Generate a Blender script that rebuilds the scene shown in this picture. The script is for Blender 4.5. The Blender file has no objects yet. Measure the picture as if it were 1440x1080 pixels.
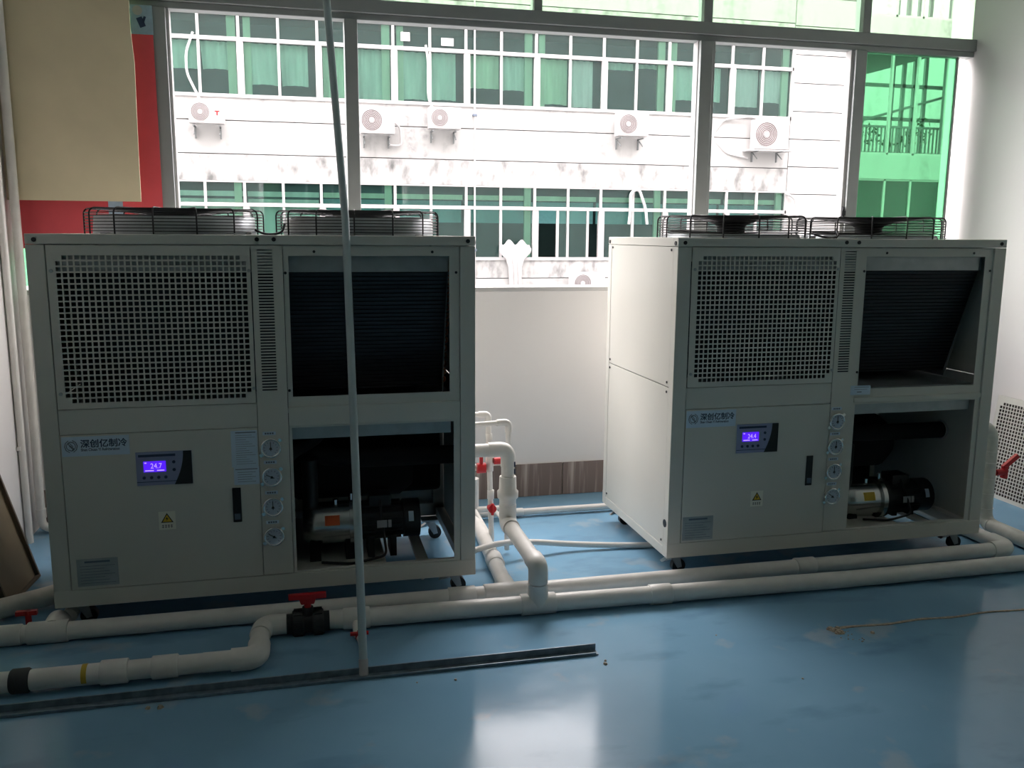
import bpy, math, random
from mathutils import Vector, Matrix
PI = math.pi
random.seed(7)
sc = bpy.context.scene
C = bpy.context.scene.collection

# ------------------------------------------------------------------ camera
cam_d = bpy.data.cameras.new('camera'); cam = bpy.data.objects.new('camera', cam_d); C.objects.link(cam)
yaw, pitch, roll = .2329, .1675, -.007
cy, sy, cp, sp = math.cos(yaw), math.sin(yaw), math.cos(pitch), math.sin(pitch)
fwd = Vector((sy*cp, cy*cp, -sp)); right = Vector((cy, -sy, 0)); down = fwd.cross(right)
cr, sr = math.cos(roll), math.sin(roll)
r_ = right*cr + down*sr; d_ = -right*sr + down*cr
M = Matrix((r_, -d_, -fwd)).transposed().to_4x4(); M.translation = Vector((0, 0, 1.608))
cam.matrix_world = M
cam_d.sensor_width = 36; cam_d.lens = 1241.75/1440*36; cam_d.clip_start = .02; cam_d.clip_end = 400
sc.camera = cam
# ------------------------------------------------------------------ world and light
w = bpy.data.worlds.new('overcast_sky'); sc.world = w; w.use_nodes = True
nt = w.node_tree; bg = nt.nodes['Background']
bg.inputs['Color'].default_value = (1, .945, .95, 1); bg.inputs['Strength'].default_value = 14.0
# window opening: sampling portals for the sky light
for (x0, x1, z0, z1, y) in [(-1.45, 4.3, 1.3, 4.25, 5.3)]:
    ld = bpy.data.lights.new('window_portal', 'AREA'); ld.shape = 'RECTANGLE'; ld.size = x1-x0; ld.size_y = z1-z0
    ld.cycles.is_portal = True
    lo = bpy.data.objects.new('window_portal', ld); C.objects.link(lo)
    lo.location = ((x0+x1)/2, y, (z0+z1)/2); lo.rotation_euler = (-PI/2, 0, 0)
sc.view_settings.view_transform = 'Standard'; sc.view_settings.look = 'None'
sc.view_settings.exposure = 0.0; sc.view_settings.gamma = 1; sc.view_settings.use_curve_mapping = False

# ------------------------------------------------------------------ materials
def srgb(r, g, b):
    f = lambda c: (c/12.92 if c <= .04045 else ((c+.055)/1.055)**2.4)
    return (f(r/255), f(g/255), f(b/255), 1)
def newmat(name):
    m = bpy.data.materials.new(name); m.use_nodes = True
    return m, m.node_tree, m.node_tree.nodes['Principled BSDF']
def mat(name, col, rough=.5, metal=0, var=.06, scale=12, bump=0, spec=.5, coat=0, emit=None, es=1, stretch=(1,1,1)):
    m, nt, p = newmat(name)
    p.inputs['Roughness'].default_value = rough; p.inputs['Metallic'].default_value = metal
    p.inputs['Specular IOR Level'].default_value = spec; p.inputs['Coat Weight'].default_value = coat
    tc = nt.nodes.new('ShaderNodeTexCoord'); mp = nt.nodes.new('ShaderNodeMapping'); mp.inputs['Scale'].default_value = stretch
    n = nt.nodes.new('ShaderNodeTexNoise'); n.inputs['Scale'].default_value = scale; n.inputs['Detail'].default_value = 4
    nt.links.new(tc.outputs['Object'], mp.inputs[0]); nt.links.new(mp.outputs[0], n.inputs['Vector'])
    r = nt.nodes.new('ShaderNodeValToRGB'); r.color_ramp.elements[0].position = .3; r.color_ramp.elements[1].position = .7
    r.color_ramp.elements[0].color = tuple(c*(1-var) for c in col[:3])+(1,)
    r.color_ramp.elements[1].color = tuple(min(1, c*(1+var)) for c in col[:3])+(1,)
    nt.links.new(n.outputs['Fac'], r.inputs[0]); nt.links.new(r.outputs[0], p.inputs['Base Color'])
    if bump:
        b = nt.nodes.new('ShaderNodeBump'); b.inputs['Strength'].default_value = bump; b.inputs['Distance'].default_value = .004
        nt.links.new(n.outputs['Fac'], b.inputs['Height']); nt.links.new(b.outputs[0], p.inputs['Normal'])
    if emit:
        p.inputs['Emission Color'].default_value = emit; p.inputs['Emission Strength'].default_value = es
    return m
def glass(name, tint, gloss=.12, dirt=.0):
    m = bpy.data.materials.new(name); m.use_nodes = True; nt = m.node_tree; nt.nodes.clear()
    o = nt.nodes.new('ShaderNodeOutputMaterial'); t = nt.nodes.new('ShaderNodeBsdfTransparent'); t.inputs[0].default_value = tint+(1,)
    g = nt.nodes.new('ShaderNodeBsdfGlossy'); g.inputs['Roughness'].default_value = .02
    f = nt.nodes.new('ShaderNodeFresnel'); f.inputs[0].default_value = 1.5
    mx = nt.nodes.new('ShaderNodeMixShader'); nt.links.new(f.outputs[0], mx.inputs[0])
    nt.links.new(t.outputs[0], mx.inputs[1]); nt.links.new(g.outputs[0], mx.inputs[2])
    last = mx
    if dirt:
        df = nt.nodes.new('ShaderNodeBsdfDiffuse'); df.inputs[0].default_value = (.16, .40, .37, 1)
        m2 = nt.nodes.new('ShaderNodeMixShader'); m2.inputs[0].default_value = dirt
        nt.links.new(mx.outputs[0], m2.inputs[1]); nt.links.new(df.outputs[0], m2.inputs[2]); last = m2
    nt.links.new(last.outputs[0], o.inputs[0]); return m

PAINT = mat('cream_powder_coat', (.66, .645, .585, 1), .42, var=.02, scale=3)
WALL = mat('white_wall_paint', (.77, .745, .73, 1), .85, var=.02, scale=2, bump=.15)
CONCW = mat('rear_wall_paint', (.30, .295, .285, 1), .9, var=.05)
CEIL = mat('ceiling_paint', (.72, .71, .69, 1), .9)
PVC = mat('white_pvc', (.82, .79, .745, 1), .38, var=.05, scale=14)
PVC2 = mat('aged_pvc_wrap', (.70, .69, .63, 1), .55, var=.09, scale=20, bump=.3)
BLK = mat('black_plastic', (.012, .013, .015, 1), .5)
BLKF = mat('black_insulation_foam', (.012, .012, .014, 1), .9)
WIRE = mat('black_wire', (.01, .01, .012, 1), .4)
RED = mat('red_plastic', (.55, .015, .02, 1), .4)
STEEL = mat('stainless_steel', (.62, .62, .6, 1), .25, metal=1)
GALV = mat('galvanised_sheet', (.42, .45, .46, 1), .4, metal=.6, var=.12)
CHROME = mat('chrome', (.8, .8, .8, 1), .15, metal=1)
ALU = mat('window_aluminium', (.34, .36, .355, 1), .45, metal=.3, var=.03)
ALUL = mat('window_aluminium_light', (.50, .49, .48, 1), .5, var=.03)
WHITEF = mat('white_window_frame', (.46, .44, .44, 1), .5)
STICK = mat('sticker_blue_white', (.62, .74, .86, 1), .4, var=.01)
NAVY = mat('navy_print', (.02, .04, .10, 1), .5)
GREYP = mat('grey_print', (.12, .15, .2, 1), .5)
CTRL = mat('controller_face', (.30, .34, .52, 1), .35, var=.02)
DIAL = mat('gauge_dial', (.48, .55, .64, 1), .3, var=.02)
YEL = mat('yellow_print', (.75, .50, .03, 1), .5)
ORG = mat('orange_sticker', (.80, .13, .03, 1), .6)
TAPE = mat('yellow_tape', (.62, .42, .04, 1), .5)
SCREEN = mat('lcd_backlight', (.02, .0, .3, 1), .3, emit=(.10, .015, 1, 1), es=.95)
DIGIT = mat('lcd_digits', (.5, .4, 1, 1), .3, emit=(.55, .38, 1, 1), es=1.0)
POST = mat('red_poster', srgb(222, 84, 92), .6, var=.04)
_n = POST.node_tree; _p = _n.nodes['Principled BSDF']; _t = _n.nodes.new('ShaderNodeBsdfTranslucent'); _t.inputs[0].default_value = srgb(225, 90, 98)
_m = _n.nodes.new('ShaderNodeMixShader'); _m.inputs[0].default_value = .06
_n.links.new(_p.outputs[0], _m.inputs[1]); _n.links.new(_t.outputs[0], _m.inputs[2]); _n.links.new(_m.outputs[0], _n.nodes['Material Output'].inputs[0])
POSTB = mat('pale_blue_poster', srgb(150, 175, 195), .6, var=.1, scale=30)
BOARD = mat('beige_board', srgb(218, 205, 172), .85, var=.05, scale=4, bump=.2)
COPPER = mat('copper', (.5, .2, .09, 1), .35, metal=1)
FIN = mat('black_coil_fins', (.010, .013, .020, 1), .45)
RUST = mat('beige_glue', (.42, .36, .28, 1), .9, var=.3, scale=60, bump=.5)
DUSTP = mat('dusty_beige_panel', srgb(150, 136, 112), .6, var=.06, scale=8)
CHAN = mat('dark_steel_angle', (.19, .25, .30, 1), .45, metal=.3, var=.25, scale=30)
TUBE = mat('pale_grey_tube', (.42, .50, .52, 1), .35, var=.03)
ACW = mat('outdoor_unit_white', (.46, .44, .44, 1), .5)
ACG = mat('outdoor_unit_grille', (.15, .12, .12, 1), .6)
CURT = mat('mint_curtain', (.60, .84, .73, 1), .8, var=.14, scale=1.3, stretch=(4, 1, .6))
CURT2 = mat('pale_curtain', (.76, .86, .83, 1), .8, var=.10, scale=1.3, stretch=(4, 1, .6))
CURTG = mat('green_curtain', (.58, .84, .62, 1), .8, var=.12, scale=1.3, stretch=(4, 1, .6))
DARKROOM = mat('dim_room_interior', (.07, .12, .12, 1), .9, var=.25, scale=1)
FGLASS = glass('facade_glass', (.80, .90, .865), dirt=.05)
G_UP = glass('pale_green_glass', (.75, .90, .76))
G_LO = glass('green_glass', (.42, .76, .54))
CLEAR = glass('clear_glass', (.93, .96, .95))
LEAF = mat('leaf_green', (.03, .08, .03, 1), .7)
SLAB = mat('grey_slab', (.16, .17, .17, 1), .8)

# --- epoxy floor
FLOOR, nt, p = newmat('blue_epoxy_floor')
tc = nt.nodes.new('ShaderNodeTexCoord')
def noise(nt, sc_, det=5, src=None, st=None):
    n = nt.nodes.new('ShaderNodeTexNoise'); n.inputs['Scale'].default_value = sc_; n.inputs['Detail'].default_value = det
    s = src
    if st:
        mp = nt.nodes.new('ShaderNodeMapping'); mp.inputs['Scale'].default_value = st; nt.links.new(src, mp.inputs[0]); s = mp.outputs[0]
    nt.links.new(s, n.inputs['Vector']); return n
def ramp(nt, src, a, b, ca, cb):
    r = nt.nodes.new('ShaderNodeValToRGB'); e = r.color_ramp.elements
    e[0].position, e[1].position = a, b; e[0].color, e[1].color = ca, cb
    nt.links.new(src, r.inputs[0]); return r
n1 = noise(nt, 1.1, 6, tc.outputs['Object'])
c1 = ramp(nt, n1.outputs['Fac'], .35, .68, (.20, .39, .56, 1), (.26, .47, .64, 1))
n2 = noise(nt, 3.2, 9, tc.outputs['Object'])
c2 = ramp(nt, n2.outputs['Fac'], .60, .66, (0, 0, 0, 1), (1, 1, 1, 1))
mx = nt.nodes.new('ShaderNodeMix'); mx.data_type = 'RGBA'
ml = nt.nodes.new('ShaderNodeMath'); ml.operation = 'MULTIPLY'; ml.inputs[1].default_value = .7
nt.links.new(c2.outputs[0], ml.inputs[0]); nt.links.new(ml.outputs[0], mx.inputs[0])
nt.links.new(c1.outputs[0], mx.inputs[6]); mx.inputs[7].default_value = (.36, .47, .55, 1)
n5 = noise(nt, 1.7, 10, tc.outputs['Object'], (1, 2.2, 1)); c5 = ramp(nt, n5.outputs['Fac'], .56, .66, (1, 1, 1, 1), (.70, .74, .78, 1))
mq = nt.nodes.new('ShaderNodeMix'); mq.data_type = 'RGBA'; mq.blend_type = 'MULTIPLY'; mq.inputs[0].default_value = .8
nt.links.new(mx.outputs[2], mq.inputs[6]); nt.links.new(c5.outputs[0], mq.inputs[7])
nt.links.new(mq.outputs[2], p.inputs['Base Color'])
n3 = noise(nt, 2.3, 7, tc.outputs['Object'])
c3 = ramp(nt, n3.outputs['Fac'], .42, .62, (.085, .085, .085, 1), (.17, .17, .17, 1))
nt.links.new(c3.outputs[0], p.inputs['Roughness'])
b = nt.nodes.new('ShaderNodeBump'); b.inputs['Strength'].default_value = .06; b.inputs['Distance'].default_value = .003
n4 = noise(nt, 14, 3, tc.outputs['Object']); nt.links.new(n4.outputs['Fac'], b.inputs['Height']); nt.links.new(b.outputs[0], p.inputs['Normal'])
p.inputs['Specular IOR Level'].default_value = .17

# --- facade paint with grime streaks
FACADE, nt, p = newmat('weathered_white_facade')
tc = nt.nodes.new('ShaderNodeTexCoord')
a = noise(nt, 1.0, 6, tc.outputs['Object'], (2.2, 1, .35)); ra = ramp(nt, a.outputs['Fac'], .50, .72, (0, 0, 0, 1), (1, 1, 1, 1))
a2 = noise(nt, 7, 5, tc.outputs['Object']); ra2 = ramp(nt, a2.outputs['Fac'], .40, .65, (.2, .2, .2, 1), (1, 1, 1, 1))
mm = nt.nodes.new('ShaderNodeMath'); mm.operation = 'MULTIPLY'
nt.links.new(ra.outputs[0], mm.inputs[0]); nt.links.new(ra2.outputs[0], mm.inputs[1])
mxx = nt.nodes.new('ShaderNodeMix'); mxx.data_type = 'RGBA'; nt.links.new(mm.outputs[0], mxx.inputs[0])
mxx.inputs[6].default_value = (.44, .43, .423, 1); mxx.inputs[7].default_value = (.22, .22, .215, 1)
nt.links.new(mxx.outputs[2], p.inputs['Base Color']); p.inputs['Roughness'].default_value = .9
GRIME, nt, p = newmat('grimy_facade_band')
tc = nt.nodes.new('ShaderNodeTexCoord')
a = noise(nt, 2.5, 8, tc.outputs['Object'], (1.5, 1, .8)); ra = ramp(nt, a.outputs['Fac'], .47, .72, (.44, .43, .423, 1), (.13, .13, .128, 1))
nt.links.new(ra.outputs[0], p.inputs['Base Color']); p.inputs['Roughness'].default_value = .9
# --- skirting tile with pale drips
TILE, nt, p = newmat('brown_skirting_tile')
tc = nt.nodes.new('ShaderNodeTexCoord')
a = noise(nt, 1, 5, tc.outputs['Object'], (26, 1, 1.5)); ra = ramp(nt, a.outputs['Fac'], .50, .70, (.21, .155, .135, 1), (.46, .38, .33, 1))
nt.links.new(ra.outputs[0], p.inputs['Base Color']); p.inputs['Roughness'].default_value = .6

# ------------------------------------------------------------------ mesh helpers
class MB:
    def __init__(s): s.v = []; s.f = []; s.sm = []
    def add(s, vs, fs, smooth=False):
        o = len(s.v); s.v += [tuple(v) for v in vs]
        for f in fs: s.f.append(tuple(i+o for i in f)); s.sm.append(smooth)
        return s
    def box(s, x0, x1, y0, y1, z0, z1):
        v = [(x0,y0,z0),(x1,y0,z0),(x1,y1,z0),(x0,y1,z0),(x0,y0,z1),(x1,y0,z1),(x1,y1,z1),(x0,y1,z1)]
        return s.add(v, [(0,3,2,1),(4,5,6,7),(0,1,5,4),(1,2,6,5),(2,3,7,6),(3,0,4,7)])
    def obox(s, c, u, v, w, a, b, d):
        c, u, v, w = Vector(c), Vector(u).normalized(), Vector(v).normalized(), Vector(w).normalized()
        P = [c+u*(a*i)+v*(b*j)+w*(d*k) for k in (-.5,.5) for (i,j) in ((-.5,-.5),(.5,-.5),(.5,.5),(-.5,.5))]
        return s.add(P, [(0,3,2,1),(4,5,6,7),(0,1,5,4),(1,2,6,5),(2,3,7,6),(3,0,4,7)])
    def prism(s, pts, y0, y1):          # pts = (x,z) outline
        n = len(pts); v = [(x,y0,z) for x,z in pts]+[(x,y1,z) for x,z in pts]
        return s.add(v, [tuple(range(n)), tuple(range(2*n-1, n-1, -1))]+[(i,n+i,n+(i+1)%n,(i+1)%n) for i in range(n)])
    def tube(s, pts, r, n=16, fillet=0, caps=True, hollow=False):
        P = [Vector(p) for p in pts]
        if fillet and len(P) > 2:
            Q = [P[0]]
            for i in range(1, len(P)-1):
                a, b = (P[i-1]-P[i]), (P[i+1]-P[i]); fl = min(fillet, a.length*.49, b.length*.49)
                a.normalize(); b.normalize()
                p0, p2 = P[i]+a*fl, P[i]+b*fl
                for k in range(7):
                    t = k/6; Q.append(p0*(1-t)**2+P[i]*2*t*(1-t)+p2*t*t)
            Q.append(P[-1]); P = Q
        R = r if isinstance(r, (list, tuple)) else [r]*len(P)
        t0 = (P[1]-P[0]).normalized(); ref = Vector((0,0,1)) if abs(t0.z) < .9 else Vector((1,0,0))
        nn = t0.cross(ref).normalized(); vs = []
        for i, p_ in enumerate(P):
            t = ((P[min(i+1,len(P)-1)]-p_).normalized()+(p_-P[max(i-1,0)]).normalized())
            t = t.normalized() if t.length > 1e-6 else t0
            nn = (nn-t*nn.dot(t)).normalized(); bb = t.cross(nn)
            for k in range(n):
                a = 2*PI*k/n; vs.append(p_+(nn*math.cos(a)+bb*math.sin(a))*R[i])
        m = len(P)
        s.add(vs, [(i*n+k, i*n+(k+1)%n, (i+1)*n+(k+1)%n, (i+1)*n+k) for i in range(m-1) for k in range(n)], True)
        if caps:
            s.add(vs[:n], [tuple(range(n-1,-1,-1))]); s.add(vs[-n:], [tuple(range(n))])
        return s
    def cyl(s, a, b, r, n=20, r2=None): return s.tube([a, b], [r, r if r2 is None else r2], n)
    def ring(s, c, R_, r, n=40, m=6, axis='z'):
        vs = []
        for i in range(n):
            a = 2*PI*i/n
            for k in range(m):
                b = 2*PI*k/m; q = R_+r*math.cos(b); h = r*math.sin(b)
                v = (q*math.cos(a), q*math.sin(a), h) if axis == 'z' else (q*math.cos(a), h, q*math.sin(a))
                vs.append((c[0]+v[0], c[1]+v[1], c[2]+v[2]))
        return s.add(vs, [(i*m+k, ((i+1)%n)*m+k, ((i+1)%n)*m+(k+1)%m, i*m+(k+1)%m) for i in range(n) for k in range(m)], True)
    def plate(s, xs, zs, hole, y0, y1):
        """flat sheet in the xz plane cut by grid lines xs, zs; cells where hole(i,j) are open; real thickness"""
        nx, nz = len(xs), len(zs); o = len(s.v)
        for y in (y0, y1):
            for z in zs:
                for x in xs: s.v.append((x, y, z))
        idx = lambda k, i, j: o+k*nx*nz+j*nx+i
        solid = lambda i, j: 0 <= i < nx-1 and 0 <= j < nz-1 and not hole(i, j)
        def F(f): s.f.append(f); s.sm.append(False)
        for j in range(nz-1):
            for i in range(nx-1):
                if not solid(i, j): continue
                F((idx(0,i,j), idx(0,i+1,j), idx(0,i+1,j+1), idx(0,i,j+1)))
                F((idx(1,i,j), idx(1,i,j+1), idx(1,i+1,j+1), idx(1,i+1,j)))
                if not solid(i-1, j): F((idx(0,i,j), idx(0,i,j+1), idx(1,i,j+1), idx(1,i,j)))
                if not solid(i+1, j): F((idx(0,i+1,j), idx(1,i+1,j), idx(1,i+1,j+1), idx(0,i+1,j+1)))
                if not solid(i, j-1): F((idx(0,i,j), idx(1,i,j), idx(1,i+1,j), idx(0,i+1,j)))
                if not solid(i, j+1): F((idx(0,i,j+1), idx(0,i+1,j+1), idx(1,i+1,j+1), idx(1,i,j+1)))
        return s
    def mesh(s, name, m):
        me = bpy.data.meshes.new(name); me.from_pydata(s.v, [], s.f); me.materials.append(m)
        me.polygons.foreach_set('use_smooth', s.sm); me.update(); return me
    def build(s, name, m, parent=None, loc=(0,0,0), bevel=0, rot=None):
        o = bpy.data.objects.new(name, s.mesh(name, m)); C.objects.link(o); o.location = loc
        if rot: o.rotation_euler = rot
        if parent: o.parent = parent
        if bevel:
            b = o.modifiers.new('bevel', 'BEVEL'); b.width = bevel; b.segments = 2; b.limit_method = 'ANGLE'; b.angle_limit = .7
        return o
def link(name, me, parent=None, loc=(0,0,0)):
    o = bpy.data.objects.new(name, me); C.objects.link(o); o.location = loc
    if parent: o.parent = parent
    return o
def empty(name, loc=(0,0,0), rz=0):
    o = bpy.data.objects.new(name, None); C.objects.link(o); o.location = loc; o.rotation_euler = (0,0,rz); o.empty_display_size = .05
    return o
def tag(o, label, cat, group=None):
    o['label'] = label; o['category'] = cat
    if group: o['group'] = group
    return o
def structure(o, label=None):
    o['kind'] = 'structure'
    if label: o['label'] = label
    return o
def lab(o, t): o['label'] = t; return o
def stuff(o): o['kind'] = 'stuff'; return o
def text_mesh(body, size, m, name, parent, loc, align='LEFT', ext=.0002, sx=1.0, off=0):
    cu = bpy.data.curves.new(name, 'FONT'); cu.body = body; cu.size = size; cu.extrude = ext; cu.align_x = align; cu.resolution_u = 3
    cu.offset = off
    t = bpy.data.objects.new('tmp_text', cu); C.objects.link(t)
    bpy.context.view_layer.update()
    me = bpy.data.meshes.new_from_object(t.evaluated_get(bpy.context.evaluated_depsgraph_get()))
    bpy.data.objects.remove(t); bpy.data.curves.remove(cu)
    me.name = name; me.transform(Matrix.Rotation(PI/2, 4, 'X') @ Matrix.Diagonal((sx, 1, 1, 1)))
    me.materials.clear(); me.materials.append(m)
    o = bpy.data.objects.new(name, me); C.objects.link(o); o.parent = parent; o.location = loc
    return o

# ================================================================== ROOM
XL, XR, YW, YB, ZC = -1.45, 4.30, 5.15, -5.0, 4.35
structure(MB().box(XL-.2, XR+.2, YB-.2, YW+.25, -.2, 0).build('floor', FLOOR), 'glossy blue epoxy floor')
structure(MB().box(XL-.2, XR+.2, YB-.2, YW+.25, ZC, ZC+.2).build('ceiling', CEIL), 'plain ceiling')
structure(MB().box(XL-.2, XL, YB, YW+.25, 0, ZC).build('wall_left', WALL), 'white wall on the left')
structure(MB().box(XR, XR+.2, YB, YW+.25, 0, ZC).build('wall_right', WALL), 'white wall on the right')
structure(MB().box(XL-.2, XR+.2, YB-.2, YB, 0, ZC).build('wall_rear', CONCW), 'wall behind the viewer')
structure(MB().box(XL, XR, YW, YW+.2, 0, 1.275).build('wall_window', WALL), 'low white wall under the window')
structure(MB().box(XL, XR, YW-.012, YW+.2, 1.275, 1.30).build('trim_1', ALUL, bevel=.003), 'pale aluminium window sill')
# skirting of brown tiles, one mesh each
sk = structure(MB().box(XL, XR, YW-.004, YW, 0, .205).build('baseboard_window', RUST), 'brown tiled skirting with pale drips')
xx = XL
tile_me = {}
while xx < XR-.02:
    wd = min(.298, XR-xx)
    MB().box(0, wd-.004, -.012-random.random()*.003, -.004, .002, .208).build('skirting_tile', TILE, sk, (xx, YW, 0), bevel=.0015)
    xx += .30
structure(MB().box(-60, XL-.2, YW+.02, YW+.27, -6, 22).box(XR+.2, 60, YW+.02, YW+.27, -6, 22).box(XL-.2, XR+.2, YW+.02, YW+.27, ZC+.2, 22).box(XL-.2, XR+.2, YW+.02, YW+.27, -6, -.2).build('wall_exterior', CONCW), 'outer face of the building round the window, unseen storeys above and beside added to shade the facade')  # unseen storeys added, height set to cut sky light on the facade opposite
# ------------------------------------------------------------------ window
win = structure(empty('window_1', (0, YW, 1.3)), 'long aluminium framed window with green tinted glass')
def wbar(x0, x1, y0, y1, z0, z1, m=ALU, name='frame_bar'):
    return MB().box(x0, x1, y0, y1, z0-1.3, z1-1.3).build(name, m, win, bevel=.004)
ZT0, ZT1, ZTOP = 2.80, 2.872, 4.25
wbar(XL, XR, -.0, .12, ZT0, ZT1, name='transom')
wbar(XL, XR, .02, .10, ZT0-.035, ZT0, name='transom_track')
wbar(XL, XR, 0, .12, ZTOP, ZC, name='window_head')
for i, (a, bx) in enumerate([(-.72, -.652), (.266, .338), (2.372, 2.455), (3.425, 3.50)]):
    wbar(a, bx, 0, .11, 1.30, ZT0-.035, name='mullion')
# pale sash edges that stand beside two of the mullions
wbar(2.366, 2.372, .03, .09, 1.32, ZT0-.035, ALUL, 'sash_edge'); wbar(2.455, 2.478, .02, .10, 1.32, ZT0-.035, ALU, 'sash_edge')
wbar(3.402, 3.425, .02, .08, 1.32, ZT0-.035, ALUL, 'sash_edge'); wbar(3.502, 3.518, .02, .08, 1.32, ZT0-.035, ALU, 'sash_edge')
wbar(-.652, -.636, .02, .08, 1.32, ZT0-.035, ALUL, 'sash_edge')
lk = MB().box(3.408, 3.418, .005, .02, 1.72-1.3, 1.80-1.3).box(3.40, 3.425, .0, .008, 1.745-1.3, 1.775-1.3).build('sash_latch', BLK, win)
for a, bx in [(XL, -.70), (.27, .318), (1.34, 1.388), (2.39, 2.446), (3.466, 3.52)]:
    if a > XL: wbar(a, bx, .01, .10, ZT1, ZTOP, name='upper_mullion')
wbar(-.72, -.67, .01, .10, ZT1, ZTOP, name='upper_mullion')
ups = [-1.45, -.72, .27, 1.34, 2.39, 3.466, 4.3]
for i in range(6):
    a = ups[i]+(.05 if i else 0); b2 = ups[i+1]
    MB().box(a, b2, .045, .051, ZT1-1.3, ZTOP-1.3).build('upper_pane', G_UP, win)
lab(MB().box(3.515, 4.20, .055, .061, .02, ZT0-1.335).build('window_pane', G_LO, win), 'green tinted sliding pane')
wbar(4.20, 4.212, .045, .07, 1.32, ZT0-.035, ALUL, 'sash_edge')
lab(MB().box(XL, -.72, .055, .061, .02, ZT0-1.335).build('window_pane', G_LO, win), 'green tinted pane behind the red poster')
# ------------------------------------------------------------------ poster, board, conduits at the left
pz = empty('red_poster', (-1.08, YW-.012, 1.52)); tag(pz, 'red poster sheet stuck over the left window pane behind the beige board', 'poster')
MB().box(-.36, .365, -.002, .0, 0, 1.10).build('red_sheet', POST, pz)
MB().box(.093, .165, -.004, -.002, .17, .27).build('tape_strip', POSTB, pz)
pb = empty('pale_blue_notice', (-.765, YW-.012, 2.62)); tag(pb, 'small pale blue notice above the red poster by the window frame', 'notice')
MB().box(-.055, .052, -.002, 0, 0, .145).build('sheet', POSTB, pb)
mb = MB(); mb.cyl((-.02, -.0035, .118), (-.02, -.002, .118), .024); mb.build('round_badge', ACW, pb)
mb = MB(); mb.obox((-.005, -.003, .06), (1,0,.4), (0,1,0), (-.4,0,1), .03, .002, .05); mb.obox((.01, -.003, .075), (1,0,-.4), (0,1,0), (.4,0,1), .012, .002, .03); mb.build('blue_mark', NAVY, pb)
bd = MB(); N = 14
pts = []
top = 4.2
for i in range(N+1):
    t = i/N; z = 1.765+(top-1.765)*t; pts.append((-.808+.03*math.sin(t*5)*t + (-.012 if .35 < t < .5 else 0), z))
outl = [(-1.446, 1.765)] + pts + [(-1.446, top)]
tag(bd.prism(outl, 5.045, 5.053).build('beige_board', BOARD), 'large beige cardboard sheet covering the left end of the window', 'board')
cd = empty('wall_conduit', (-1.405, 5.02, 0)); tag(cd, 'white vertical pipe in the left corner with an elbow at the floor', 'pipe')
MB().tube([(0, 0, 3.7), (0, 0, .03), (.12, 0, .03)], .022, 14, .05).build('pipe_run', PVC, cd)
MB().cyl((0, 0, .09), (0, 0, .14), .026).build('pipe_collar', PVC, cd)
cd2 = empty('wall_conduit', (-1.43, 4.88, 0)); tag(cd2, 'second white vertical pipe on the left wall, nearer the viewer', 'pipe')
MB().tube([(0, 0, 3.7), (0, 0, .0)], .018, 14).build('pipe_run', PVC, cd2)
for z in (.5, 1.6, 2.7): MB().box(-.02, .0, -.026, .026, z, z+.02).build('pipe_clip', PVC, cd2)

# ================================================================== CHILLERS
W_, D_, ZB, ZH = 1.722, .92, .11, 1.60
def inset_lines(x0, x1, n, duty, lo, hi):
    """grid lines: margin, then n holes with bars between"""
    L = [lo]; pitch = (x1-x0)/n; 
    for k in range(n):
        a = x0+k*pitch+pitch*(1-duty)/2; L += [a, a+pitch*duty]
    return L+[hi]
def perforated_plate():
    xs = inset_lines(.098, .798, 31, .73, .070, .811); zs = inset_lines(.945, 1.522, 26, .73, .924, 1.558)
    def hole(i, j):
        if i % 2 == 0 or j % 2 == 0: return False
        I, J = i//2, j//2
        return not (J in (0, 25) and I in (0, 30))
    return MB().plate(xs, zs, hole, .0, .0025).mesh('mesh_panel', PAINT)
PERF = perforated_plate()
def vent_plate():
    xs = [.815, .838, .897, .936]; zs = [.185]+inset_lines(.97, 1.547, 48, .5, .955, 1.558)
    return MB().plate(xs, zs, lambda i, j: i == 1 and j >= 2 and j % 2 == 0 and j < len(zs)-2, .0, .003).mesh('vent_panel', PAINT)
VENT = vent_plate()
def screws(pts, r, y, name, m, root):
    me = MB().cyl((0, y, 0), (0, .001, 0), r, 8).mesh(name, m)
    for x, z in pts: link(name, me, root, (x, 0, z))
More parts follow.
